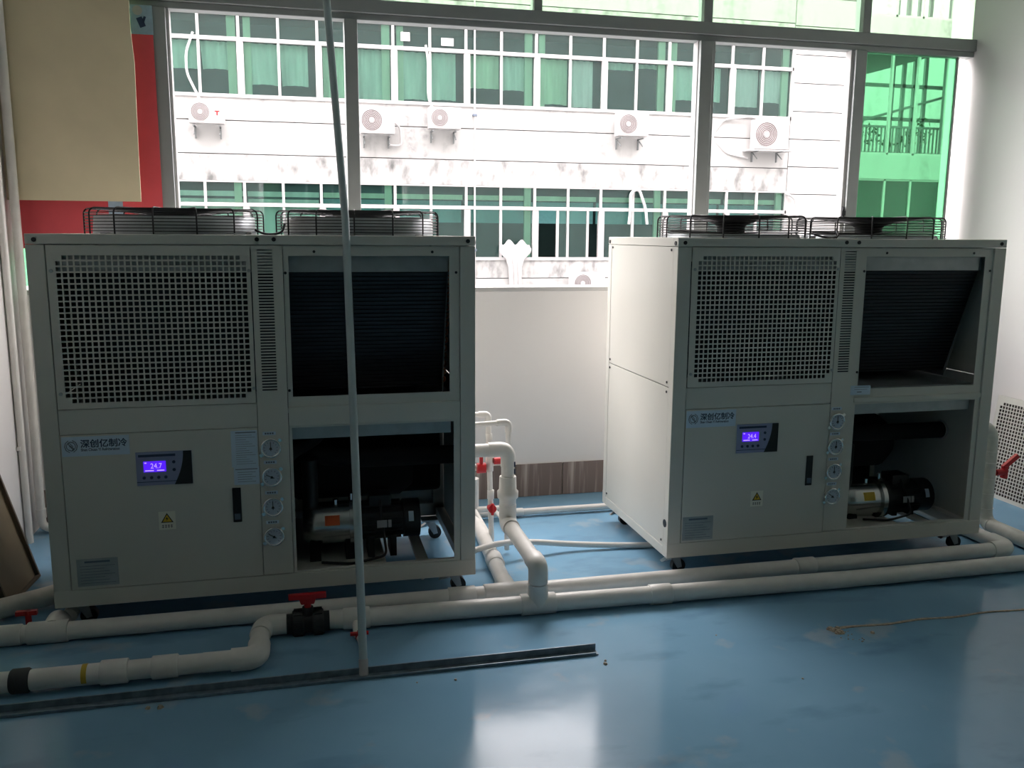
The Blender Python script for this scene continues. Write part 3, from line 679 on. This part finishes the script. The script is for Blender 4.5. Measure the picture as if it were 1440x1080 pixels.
q = MB(); q.obox((.088, -.0, .058), (1, 0, .75), (0,1,0), (-.75, 0, 1), .11, .022, .026); q.build('lever', RED, lv, bevel=.003)
# thin lines between the units
hs = empty('thin_white_hose', (0, 0, 0)); tag(hs, 'thin white pipe curving on the floor from the left chiller to the right chiller', 'pipe')
MB().tube([(.50, 3.93, .02), (.78, 4.04, .094), (.94, 4.11, .094), (1.10, 4.15, .07), (1.30, 4.17, .035), (1.60, 4.14, .016), (1.85, 4.10, .016)], .015, 14, .12).build('hose_run', PVC, hs)
hb = empty('rear_floor_pipe', (0, 4.76, 0)); tag(hb, 'white pipe on the floor by the back wall, passing between the chillers', 'pipe')
MB().cyl((.30, 0, .03), (2.4, 0, .03), .019, 16).build('pipe_run', PVC, hb)
fitting('coupling', (1.12, 0, .03), (1.20, 0, .03), .023, hb)
MB().tube([(.80, -.03, .07), (1.10, -.03, .07)], .017, 14).build('pipe_run', PVC, hb)
MB().tube([(.90, -.10, .085), (.93, -.38, .02)], .012, 12).build('drain_pipe', PVC, hb)
MB().tube([(1.02, -.05, .065), (1.08, -.35, .02)], .012, 12).build('drain_pipe', PVC, hb)
s1 = empty('bypass_pipe', (.905, 4.34, 0)); tag(s1, 'slim white bypass pipe with an upper elbow and a tee of red taps', 'pipe')
MB().tube([(-.22, 0, .70), (0, 0, .70), (.02, 0, .02)], .014, 14, .035).build('pipe_run', PVC, s1)
MB().tube([(-.05, 0, .70), (0, 0, .70), (.001, 0, .655)], .018, 14, .035).build('elbow', PVC, s1)
fitting('tee', (.008, 0, .40), (.008, 0, .485), .020, s1)
fitting('coupling', (.014, 0, .25), (.015, 0, .30), .018, s1)
fitting('coupling', (.006, 0, .56), (.004, 0, .60), .017, s1)
MB().cyl((-.16, 0, .425), (-.03, 0, .425), .018, 14).build('side_pipe', PVC, s1)
v1 = empty('red_tap', (.865, 4.32, .425)); tag(v1, 'red tap with upright lever left of the slim bypass pipe', 'valve')
MB().cyl((-.022, 0, -.0), (.022, 0, 0), .027, 16).box(-.008, .008, -.01, .01, .02, .075).build('tap_body', RED, v1)
v2 = empty('red_tap', (.95, 4.32, .458)); tag(v2, 'short red tap right of the slim bypass pipe, by the riser elbow', 'valve')
MB().cyl((-.018, 0, 0), (.018, 0, 0), .018, 14).build('tap_body', RED, v2)
v3 = empty('red_tap', (.922, 4.325, .205)); tag(v3, 'lowest red tap, low on the slim bypass pipe', 'valve')
MB().cyl((0, -.02, 0), (0, .02, 0), .022, 14).cyl((0, -.022, -.03), (0, -.022, .03), .008, 10).build('tap_body', RED, v3)
s2 = empty('loop_pipe', (.975, 4.18, 0)); tag(s2, 'slim white pipe loop rising above the thick riser elbow', 'pipe')
MB().tube([(-.27, 0, .68), (0, 0, .69), (.0, .02, .30), (0, .02, .02)], .013, 14, .04).build('pipe_run', PVC, s2)
MB().tube([(-.06, 0, .688), (0, 0, .69), (0, .001, .64)], .018, 14, .04).build('elbow', PVC, s2)
# left clutter: fat pipe stub and its red tap
s3 = empty('stub_pipe', (0, 0, 0)); tag(s3, 'thick white pipe stub on the floor under the leaning brown panel', 'pipe')
MB().tube([(-.90, 4.16, .05), (-1.10, 3.99, .05), (-1.40, 3.80, .05)], .042, 20, .08).build('pipe_run', PVC2, s3)
MB().tube([(-.975, 3.75, .05), (-.96, 3.88, .07)], .030, 16).build('pipe_end', PVC2, s3)
v4 = empty('red_tap', (-1.125, 3.735, .062)); tag(v4, 'dull red tap on the floor pipe at the left edge', 'valve')
MB().box(-.045, .035, -.01, .01, .012, .030).cyl((0, 0, -.03), (0, 0, .03), .012, 12).build('tap_body', RED, v4)

# ================================================================== LOOSE THINGS
# leaning tube
pl = empty('leaning_tube', (.176, 3.078, 0)); tag(pl, 'long pale grey tube leaning against the front of the left chiller', 'tube')
P0 = Vector((0, 0, .0)); P1 = Vector((.0, .585, 1.60)); dd = (P1-P0); P2 = P0+dd*(2.95/1.60); P2.x -= .02
top_t = Vector((-.055, .585*1.85, 1.60*1.85))
MB().tube([P0+Vector((0, 0, .004)), Vector((0.002, top_t.y*.56, top_t.z*.56)), top_t], .0155, 18).build('tube_shaft', TUBE, pl)
MB().tube([(0, 0, 0), (0, .02, .055)], .0175, 18).build('foot_collar', ACW, pl)
# floor channel
ch = empty('steel_angle', (0, 3.06, 0)); tag(ch, 'dark steel angle strip lying across the floor in front of the pipes', 'steel strip')
q = MB(); x0, x1 = -1.44, 1.075
q.prism([(x0, 0), (x1, 0), (x1, .004), (x0, .004)], -.018, .026); q.prism([(x0, .004), (x1, .004), (x1, .029), (x0, .029)], .020, .026)
q.prism([(x0, .004), (x1-.01, .004), (x1-.01, .012), (x0, .012)], -.02, -.015)
q.build('angle_section', CHAN, ch, bevel=.001)
# crumbs
q = MB(); rnd = random.Random(3)
def pebble(mb, x, y, r):
    vs = []; 
    for (a, h) in [(k*PI/3, 0) for k in range(6)]+[(k*PI/3+.3, 1) for k in range(6)]:
        s_ = r*(1 if h == 0 else .6)*(.8+.4*rnd.random()); vs.append((x+s_*math.cos(a), y+s_*math.sin(a), .0005+h*r*.7))
    mb.add(vs, [(k, (k+1) % 6, 6+(k+1) % 6, 6+k) for k in range(6)]+[(6, 7, 8, 9, 10, 11), (5, 4, 3, 2, 1, 0)])
for (x, y, r) in [(1.085, 2.99, .006), (1.075, 2.965, .009), (.50, 2.97, .006), (-.52, 3.0, .012), (-.56, 3.005, .009), (.36, 2.98, .004), (1.60, 3.1, .004), (1.75, 2.7, .005), (2.24, 2.98, .010)]: pebble(q, x, y, r)
tag(stuff(q.build('floor_crumbs', RUST)), 'scattered crumbs of dirt on the blue floor', 'dirt')
q = MB(); pts = []
n = 60; top_p, bot_p = [], []
for k in range(n+1):
    x = 2.10+1.6*k/n; y = 3.046+.006*math.sin(k*.5); wv = (.006+.004*rnd.random())*(1-.4*k/n); top_p.append((x, y+wv)); bot_p.append((x, y-wv))
vs = [(x, y, .0005) for x, y in top_p]+[(x, y, .0005) for x, y in bot_p]+[(x, y, .003) for x, y in top_p]+[(x, y, .003) for x, y in bot_p]
m_ = n+1
q.add(vs, [(k, k+1, m_+k+1, m_+k) for k in range(n)]+[(2*m_+k, 3*m_+k, 3*m_+k+1, 2*m_+k+1) for k in range(n)]+[(k, 2*m_+k, 2*m_+k+1, k+1) for k in range(n)]+[(m_+k, m_+k+1, 3*m_+k+1, 3*m_+k) for k in range(n)])
gl = empty('glue_line', (0, 0, 0)); tag(gl, 'pale line of old adhesive on the floor at the right, lump at its end', 'adhesive strip')
q.build('adhesive_strip', RUST, gl)
q = MB(); 
for _ in range(14): pebble(q, 2.10+rnd.uniform(-.012, .03), 3.03+rnd.uniform(-.03, .02), rnd.uniform(.006, .016))
for _ in range(16): pebble(q, 2.12+rnd.uniform(-.05, .06), 2.97+rnd.uniform(-.05, .05), rnd.uniform(.002, .004))
stuff(q.build('adhesive_lump', RUST, gl))
# perforated panel leaning on the right wall
pp = empty('perforated_panel', (4.185, 4.645, 0)); tag(pp, 'cream perforated metal panel leaning against the right wall', 'panel')
ob = link('panel_sheet', PERF, pp)
# sheet spans x .07-.811, z .924-1.558 ; stand it on the floor facing -x, leaning
tilt = math.atan2(.085, .63)
ob.matrix_local = Matrix.Rotation(tilt, 4, 'Y') @ Matrix.Rotation(-PI/2, 4, 'Z') @ Matrix.Translation((-.07, 0, -.924))
q = MB(); q.box(.0, .741, .002, .018, 0, .006).box(.0, .741, .002, .018, .628, .634).box(.0, .006, .002, .018, .006, .628).box(.735, .741, .002, .018, .006, .628)
o2 = q.build('panel_rim', PAINT, pp); o2.matrix_local = Matrix.Rotation(tilt, 4, 'Y') @ Matrix.Rotation(-PI/2, 4, 'Z')
fs_ = MB().box(.006, .735, .010, .014, .006, .628).build('dark_backing', mat('dark_brown_backing', (.075, .062, .052, 1), .95), pp); fs_.matrix_local = Matrix.Rotation(tilt, 4, 'Y') @ Matrix.Rotation(-PI/2, 4, 'Z')  # dark brown sheet set behind the holes so they read dark
# brown cover panel leaning on the left wall
cvr = empty('cover_panel', (-1.25, 4.36, 0)); tag(cvr, 'dusty beige cover panel leaning on the left wall beside the left chiller', 'panel')
Av = Vector((0, 0, .004)); Bv = Vector((-.025, -.37, .004)); Cv = Vector((-.155, .13, .60))
u = (Bv-Av).normalized(); v = (Cv-Av); v = (v-u*v.dot(u)); hgt = v.length; v.normalize(); nn = u.cross(v).normalized()
if nn.x < 0: nn = -nn
cen = Av+u*.19+v*hgt/2
q = MB(); q.obox(cen-nn*.012, u, v, nn, .38, hgt, .003)
q.build('panel_sheet', DUSTP, cvr)
q = MB()
for s_ in (0, 1): q.obox(Av+u*(.006+s_*.368)+v*hgt/2-nn*.003, u, v, nn, .012, hgt, .020)
for s_ in (0, 1): q.obox(Av+u*.19+v*(.006+s_*(hgt-.012))-nn*.003, u, v, nn, .356, .012, .020)
q.build('panel_rim', mat('rim_brown', srgb(112, 100, 84), .6), cvr)  # rim in a darker brown than the sheet

# ================================================================== BUILDING OUTSIDE
YF = 22.0
bld = empty('office_building', (0, YF, -6)); tag(bld, 'white weathered office block with green glazed window bands across the yard', 'building')
def loc(z): return z+6
def bpart(name, m, boxes, parent=None, bevel=0):
    q = MB()
    for b_ in boxes: q.box(b_[0], b_[1], b_[2], b_[3], loc(b_[4]), loc(b_[5]))
    return q.build(name, m, parent or bld, bevel=bevel)
XA, XB = -8.05, 12.77          # window band extent
floors = [(1.0, 2.22, 2.80), (4.70, 5.91, 6.50), (8.40, 9.61, 10.2)]
# backing wall behind facade panels (forms the recessed joints)
back = [(-20, 14.93, .08, .30, -6, floors[0][0]-.02)]
for i, (s_, t_, h_) in enumerate(floors):
    nxt = floors[i+1][0] if i < 2 else 11
    back.append((-20, 14.93, .08, .30, h_+.02, nxt-.02))
back += [(-20, XA, .08, .30, -6, 11), (XB+.05, 14.93, .08, .30, -6, 11), (17.62, 30, .08, .30, -6, 11)]
bpart('wall_core', SLAB, back)
def panels(x0, x1, zs, m):
    for a, b2 in zip(zs[:-1], zs[1:]): bpart('facade_panel', m, [(x0, x1, 0, .09, a+.011, b2-.011)])
for i, (s_, t_, h_) in enumerate(floors):
    nxt = floors[i+1][0] if i < 2 else 10.95
    panels(XA, XB, [h_+.0, h_+.61], GRIME); panels(XA, XB, [h_+.61, h_+1.36, nxt], FACADE)
panels(XA, XB, [-6, -3.0, -1.6, -.2, .517], FACADE); panels(XA, XB, [.517, 1.0], GRIME)
rz_ = [-6+.0]+[2.739-.7195*k for k in range(10, 0, -1)]+[2.739+.7195*k for k in range(0, 12)]
panels(XB+.02, 14.95, rz_, FACADE); panels(17.62, 30, rz_, FACADE); panels(-20, XA-.02, rz_, FACADE)
# rooms behind glass
bpart('room_end_wall', SLAB, [(XB+.02, XB+.12, .30, 2.5, -6, 11)]); bpart('room_end_wall', SLAB, [(XA-.12, XA-.02, .30, 2.5, -6, 11)])
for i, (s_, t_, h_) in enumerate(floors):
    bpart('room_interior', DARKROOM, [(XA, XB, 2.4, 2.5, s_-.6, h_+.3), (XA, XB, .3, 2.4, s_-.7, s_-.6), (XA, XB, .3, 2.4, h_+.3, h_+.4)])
PM = 1.7545
rn = random.Random(11)
edges = [XA + PM*k for k in range(0, 20) if XA+PM*k < XB+.3]
# align: piers at .51, 2.27, 4.02 ...
shift = .512-min(edges, key=lambda e: abs(e-.512)); edges = [e+shift for e in edges]
edges = [e for e in edges if e <= XB+.1]
curts = {  # (floor, window index counted from the pier at x=-3.0): (left curtain drop, right curtain drop, material)
}
def window(fi, x0, x1, k):
    s_, t_, h_ = floors[fi]; xm = (x0+x1)/2-.0
    o = MB(); pw = .10
    o.box(x0-pw/2 if True else x0, x0+pw, -.02, .10, loc(s_), loc(t_+.02)); 
    o.box(x0, x1, -.03, .10, loc(s_-.03), loc(s_+.045)); o.box(x0, x1, -.03, .10, loc(t_), loc(t_+.085)); o.box(x0, x1, -.01, .08, loc(h_-.03), loc(h_+.005))
    o.box(x0-.03, x0+.03, -.015, .08, loc(t_+.08), loc(h_)); o.box(xm-.03, xm+.03, -.015, .08, loc(t_+.08), loc(h_)); o.box(xm-.03, xm+.03, -.015, .08, loc(s_+.04), loc(t_))
    wn = o.build('window', WHITEF, bld)
    open_ = (fi == 0 and k in (6,))
    if open_:    # one sash slid to the middle, dark gaps left and right
        ex = MB()
        for (a, b2) in ((xm-.30, xm-.24), (xm+.50, xm+.56)): ex.box(a, b2, -.02, .05, loc(s_+.05), loc(t_))
        ex.build('sliding_sash', WHITEF, wn)
        MB().box(xm-.24, xm+.50, .0, .006, loc(s_+.05), loc(t_)).build('window_pane', FGLASS, wn)
    else:
        MB().box(x0+pw, xm-.03, .04, .046, loc(s_+.045), loc(t_)).build('window_pane', FGLASS, wn)
        MB().box(xm+.03, x1-pw/2, .055, .061, loc(s_+.045), loc(t_)).build('window_pane', FGLASS, wn)
    MB().box(x0+.03, xm-.03, .04, .046, loc(t_+.085), loc(h_-.03)).build('top_pane', FGLASS, wn)
    MB().box(xm+.03, x1-.03, .04, .046, loc(t_+.085), loc(h_-.03)).build('top_pane', FGLASS, wn)
    return wn, xm
def curtain(wn, x0, x1, z0, z1, m, skew=0, y=.22):
    n = 18; vs = []; q = MB()
    for j, (z) in enumerate((z1, z0)):
        for i in range(n+1):
            t = i/n; vs.append((x0+(x1-x0)*t+(skew*(1-t)*.5 if j else 0), y+.028*math.sin(t*22+j*.8)+.01*math.sin(t*51), loc(z)+(skew*.25*math.sin(t*3) if j else 0)))
    vs2 = [(a, b_+.006, c_) for a, b_, c_ in vs]; m1 = n+1
    q.add(vs+vs2, [(i, m1+i, m1+i+1, i+1) for i in range(n)]+[(2*m1+i, 2*m1+i+1, 3*m1+i+1, 3*m1+i) for i in range(n)], True)
    q.build('curtain', m, wn)
# drops for the middle floor as in the photo: per window (left pane, right pane) bottom z, None = none
mid = {-2.998: (5.30, 5.30), -1.243: (4.99, 5.00), .512: (4.76, 4.74), 2.266: (4.80, 4.82), 4.02: (5.15, 5.12), 5.776: (4.82, 4.78), 7.53: (5.75, 5.80), 9.285: (5.06, 5.06), 11.04: (4.98, 5.10)}
for i in range(len(edges)-1):
    x0, x1 = edges[i], edges[i+1]
    k = round((x0+2.998)/PM)
    for fi in (0, 1, 2):
        kk = k
        wn, xm = window(fi, x0, x1, 6 if (fi == 0 and abs(x0-5.776) < .2) else 0)
        if fi == 1:
            key = min(mid, key=lambda q_: abs(q_-x0)); l_, r2 = mid[key] if abs(key-x0) < .3 else (5.0, 5.1)
            m_l = CURTG if abs(x0-.512) < .2 or abs(x0-4.02) < .2 or abs(x0-5.776) < .2 else CURT; m_r = CURT2 if abs(x0-11.04) < .2 or abs(x0-5.776) < .2 else CURT
            if abs(x0-11.04) < .2: m_l = CURT2
            curtain(wn, x0+.12, xm-.02, l_, 5.92, m_l, .12 if k % 2 else 0); curtain(wn, xm+.02, x1-.22, r2, 5.92, m_r, .08)
            if k % 2 == 0: MB().box(x1-.26, x1-.07, .12, .2, loc(4.72), loc(6.48)).build('green_column', CURTG, wn)
            else: MB().box(x0+.10, x0+.26, .14, .2, loc(4.72), loc(6.48)).build('green_column', CURTG, wn)
        elif fi == 0:
            if x0 < .4: curtain(wn, x0+.06, x1-.06, 1.05, 2.4, CURT, .0)
            bl = MB().box(x0+.05, x1-.05, .24, .27, loc(2.46), loc(2.58)); bl.build('blind_band', CURT if x0 < .4 else YEL if False else CURTG, wn)
            if x0 > .4: MB().box(x0+.04, x1-.04, .5, .53, loc(1.9), loc(2.44)).build('inner_screen', mat('teal_screen', (.22, .55, .56, 1), .8) if 'teal_screen' not in bpy.data.materials else bpy.data.materials['teal_screen'], wn)
            if k % 2 == 0: MB().box(x1-.24, x1-.07, .12, .2, loc(1.04), loc(2.78)).build('green_column', CURTG, wn)
        else:
            curtain(wn, x0+.12, x1-.1, 8.9, 9.62, CURT, .05)
# white trim closing the right end of the bands
for (s_, t_, h_) in floors: bpart('end_trim', WHITEF, [(XB-.02, XB+.05, -.03, .1, s_-.03, h_+.01)])
# paper sheets on the top panes of the second office window
bpart('paper_note', ACW, [(2.45, 2.67, -.0, .02, 6.12, 6.32)]); bpart('paper_note', ACW, [(3.42, 3.72, -.0, .02, 6.06, 6.24)])
# open stair bay at right, seen through green pane; contents imitate glass reflections
def glazed(z0, z1, deep):
    q = MB()
    for x in (14.95, 15.80, 16.62, 17.58): q.box(x-.03, x+.03, .02, .10, loc(z0), loc(z1))
    q.box(14.95, 17.6, .02, .10, loc(z1-.05), loc(z1)); q.box(14.95, 17.6, .02, .10, loc(z0), loc(z0+.06))
    b_ = q.build('stair_bay_frame', WHITEF, bld); return b_
sb = glazed(3.85, 6.75, 3); glazed(7.45, 10.2, 3); glazed(-.4, 3.2, 3)
MB().box(14.97, 17.6, .06, .066, loc(-.35), loc(3.2)).build('stair_bay_pane', FGLASS, bld)
bpart('bay_slab', FACADE, [(14.93, 17.62, 0, .6, 3.2, 3.85)]); bpart('bay_slab', FACADE, [(14.93, 17.62, 0, .6, 6.75, 7.45), (14.93, 17.62, 0, .6, 10.2, 10.95)])
bpart('bay_side', SLAB, [(14.86, 14.93, .3, .7, -6, 11), (18.3, 18.38, .3, .7, -6, 11)])
bpart('bay_back_wall', SLAB, [(14.93, 18.3, .6, .7, -.4, 3.5)])
q = MB()
for x in (15.3, 16.25, 16.6, 16.95, 17.3, 18.1): q.box(x-.05, x+.05, .6, .68, loc(3.85), loc(10.2))
for z in (3.9, 4.85, 5.75, 7.2): q.box(14.93, 18.3, .6, .68, loc(z), loc(z)+.09)
q.obox((16.7, .56, loc(5.2)), (1, 0, .28), (0, 1, 0), (-.28, 0, 1), 3.2, .05, .07)
q.prism([(15.0, loc(5.95)), (17.9, loc(6.75)), (17.9, loc(7.2)), (15.0, loc(7.2))], .50, .56)
q.box(17.95, 18.3, .5, .6, loc(3.85), loc(7.2))
q.build('reflection_grid', SLAB, bld)  # bars and sloping roofline modelled as the reflection in the bay glass
q = MB(); q.box(14.95, 18.2, .40, .45, loc(4.62), loc(4.68))
for k in range(26): q.box(15.0+k*.12, 15.04+k*.12, .41, .44, loc(3.85), loc(4.62))
q.build('reflection_railing', SLAB, bld)
q = MB()
for k in range(160):
    x = 15+rn.random()*2.5; z = 4.2+rn.random()*.75*(.5+.5*math.sin(x*3)); y = .46+rn.random()*.12; s_ = .10
    a, b2 = rn.random()*6, rn.random()*6
    q.add([(x, y, loc(z)), (x+s_*math.cos(a), y, loc(z)+s_*math.sin(a)), (x+s_*math.cos(b2), y+.04, loc(z)+s_*math.sin(b2))], [(0, 1, 2)])
stuff(q.build('reflection_foliage', LEAF, bld))
bpart('bay_backdrop', FACADE, [(12, 34, 9, 9.3, -6, 10.9)])  # added pale wall, keeps the glaring sky out of the bay opening
# drain pipe and hanging cloth on the facade
dp = empty('facade_pipe', (4.224, YF-.06, -6)); tag(dp, 'thin white vertical pipe running down the office facade', 'pipe')
MB().cyl((0, 0, 0), (0, 0, 16.9), .022, 10).build('pipe_run', WHITEF, dp)
for z in (1.2, 4.45, 8.0): MB().box(-.05, .05, -.04, .06, z+6, z+6.05).build('pipe_clip', GREYP, dp)
cl = empty('white_cloth', (5.25, YF-.12, -.2)); tag(cl, 'white cloth hanging out of a lower office window', 'cloth')
q = MB(); n = 16; rows = [(1.62, .36), (1.50, .42), (1.36, .40), (1.2, .24), (1.0, .17), (.55, .16), (.2, .15)]; vs = []
for (z, hw) in rows:
    for i in range(n+1):
        t = i/n*2-1; vs.append((t*hw, .03*math.cos(t*9+z*3)-.02, z-(.07*math.cos(t*7) if z > 1.4 else 0)))
m1 = n+1; vs2 = [(a, b_+.02, c_) for a, b_, c_ in vs]; nr = len(rows)
q.add(vs+vs2, [(r*m1+i, (r+1)*m1+i, (r+1)*m1+i+1, r*m1+i+1) for r in range(nr-1) for i in range(n)]+[(nr*m1+r*m1+i, nr*m1+r*m1+i+1, nr*m1+(r+1)*m1+i+1, nr*m1+(r+1)*m1+i) for r in range(nr-1) for i in range(n)], True)
q.build('cloth_sheet', WHITEF, cl)
# outdoor units
def outdoor_unit(x0, x1, z0, z1, label, rz=0, pipe=None, tee=False, tray=False):
    w_, h = x1-x0, z1-z0; u_ = empty('outdoor_unit', (x0, YF-.42, z0)); u_.rotation_euler = (0, 0, rz)
    tag(u_, label, 'air conditioner', 'split air conditioner outdoor units on the facade')
    MB().box(0, w_, 0, .30, 0, h).build('casing', ACW, u_, bevel=.015)
    r = h*.40; cx, cz = w_*.33, h*.5
    g = MB(); g.cyl((cx, -.006, cz), (cx, .0, cz), r, 28)
    g = g.build('fan_grille', ACG, u_)
    q = MB()
    for k in range(6): q.ring((cx, -.010, cz), r*(1-.14*k), .005, 28, 5, 'y')
    q.build('grille_rings', WHITEF, g)
    MB().cyl((cx, -.02, cz), (cx, -.006, cz), r*.24, 16).build('grille_hub', ACW, g)
    for a in (.12, .85): MB().box(a*w_-.015, a*w_+.015, .0, .42, -.06, -.03).box(a*w_-.015, a*w_+.015, .36, .42, -.30, -.03).obox((a*w_, .22, -.15), (1,0,0), (0,1,.6), (0,-.6,1), .02, .36, .02).build('bracket', SLAB, u_)
    if tee: MB().box(w_*.74, w_*.88, -.006, 0, h*.52, h*.57).box(w_*.79, w_*.83, -.006, 0, h*.36, h*.52).build('red_mark', RED, u_)
    if tray: MB().box(-.15, w_*1.15, .0, .45, -.04, -.01).build('tray', ACW, u_)
    if pipe: MB().tube([Vector(p_) for p_ in pipe], .028, 10, .15).build('refrigerant_pipe', WHITEF, u_)
    return u_
outdoor_unit(-2.357, -1.60, 4.033, 4.524, 'outdoor air conditioner with a small red mark, leftmost on the facade', tee=True, pipe=[(.25, .30, .48), (.2, .25, .62), (-.02, .28, 1.1), (-.02, .28, 1.55), (.15, .30, 2.0)])
outdoor_unit(1.44, 2.24, 3.93, 4.53, 'square outdoor air conditioner, just right of the indoor window mullion', pipe=[(.8, .2, .3), (.95, .3, .2), (1.0, .35, -.25), (.7, .38, -.22)])
outdoor_unit(3.055, 3.82, 4.09, 4.59, 'outdoor air conditioner with pale hub left of the thin facade pipe', pipe=[(.12, .30, .5), (.02, .3, .75), (.03, .33, 1.6), (-.02, .36, 1.95)])
outdoor_unit(7.799, 8.604, 4.07, 4.646, 'outdoor air conditioner below the dark uncurtained office window')
outdoor_unit(11.553, 12.50, 3.85, 4.604, 'outdoor air conditioner on a tray, rightmost on the facade', rz=-.06, tray=True, pipe=[(.5, .3, .75), (.0, .3, .85), (-.75, .35, .75), (-1.05, .38, .3), (-.6, .38, -.1), (0, .38, -.2)])
outdoor_unit(6.66, 7.55, .13, .678, 'outdoor air conditioner low down just above the window sill')
ck = MB().tube([(0, 0, 0), (.03, 0, .35), (.02, 0, .8), (.25, 0, .9), (.45, 0, .4), (.5, 0, 0)], .035, 10, .15)
oo = empty('facade_conduit', (8.28, YF-.08, 1.9)); tag(oo, 'white looped conduit on the lower office windows behind the right chiller fan', 'pipe')
ck.build('conduit_run', WHITEF, oo)
o3 = empty('facade_conduit', (12.75, YF-.08, .9)); tag(o3, 'white conduit bending down from the right end of the lower windows', 'pipe')
MB().tube([(-.05, 0, 1.85), (.25, 0, 1.75), (.38, 0, 1.2), (.38, 0, -1)], .03, 10, .2).build('conduit_run', WHITEF, o3)
structure(MB().box(-60, 80, 5.5, 60, -6.3, -6.0).build('floor_yard', SLAB), 'yard between the buildings')
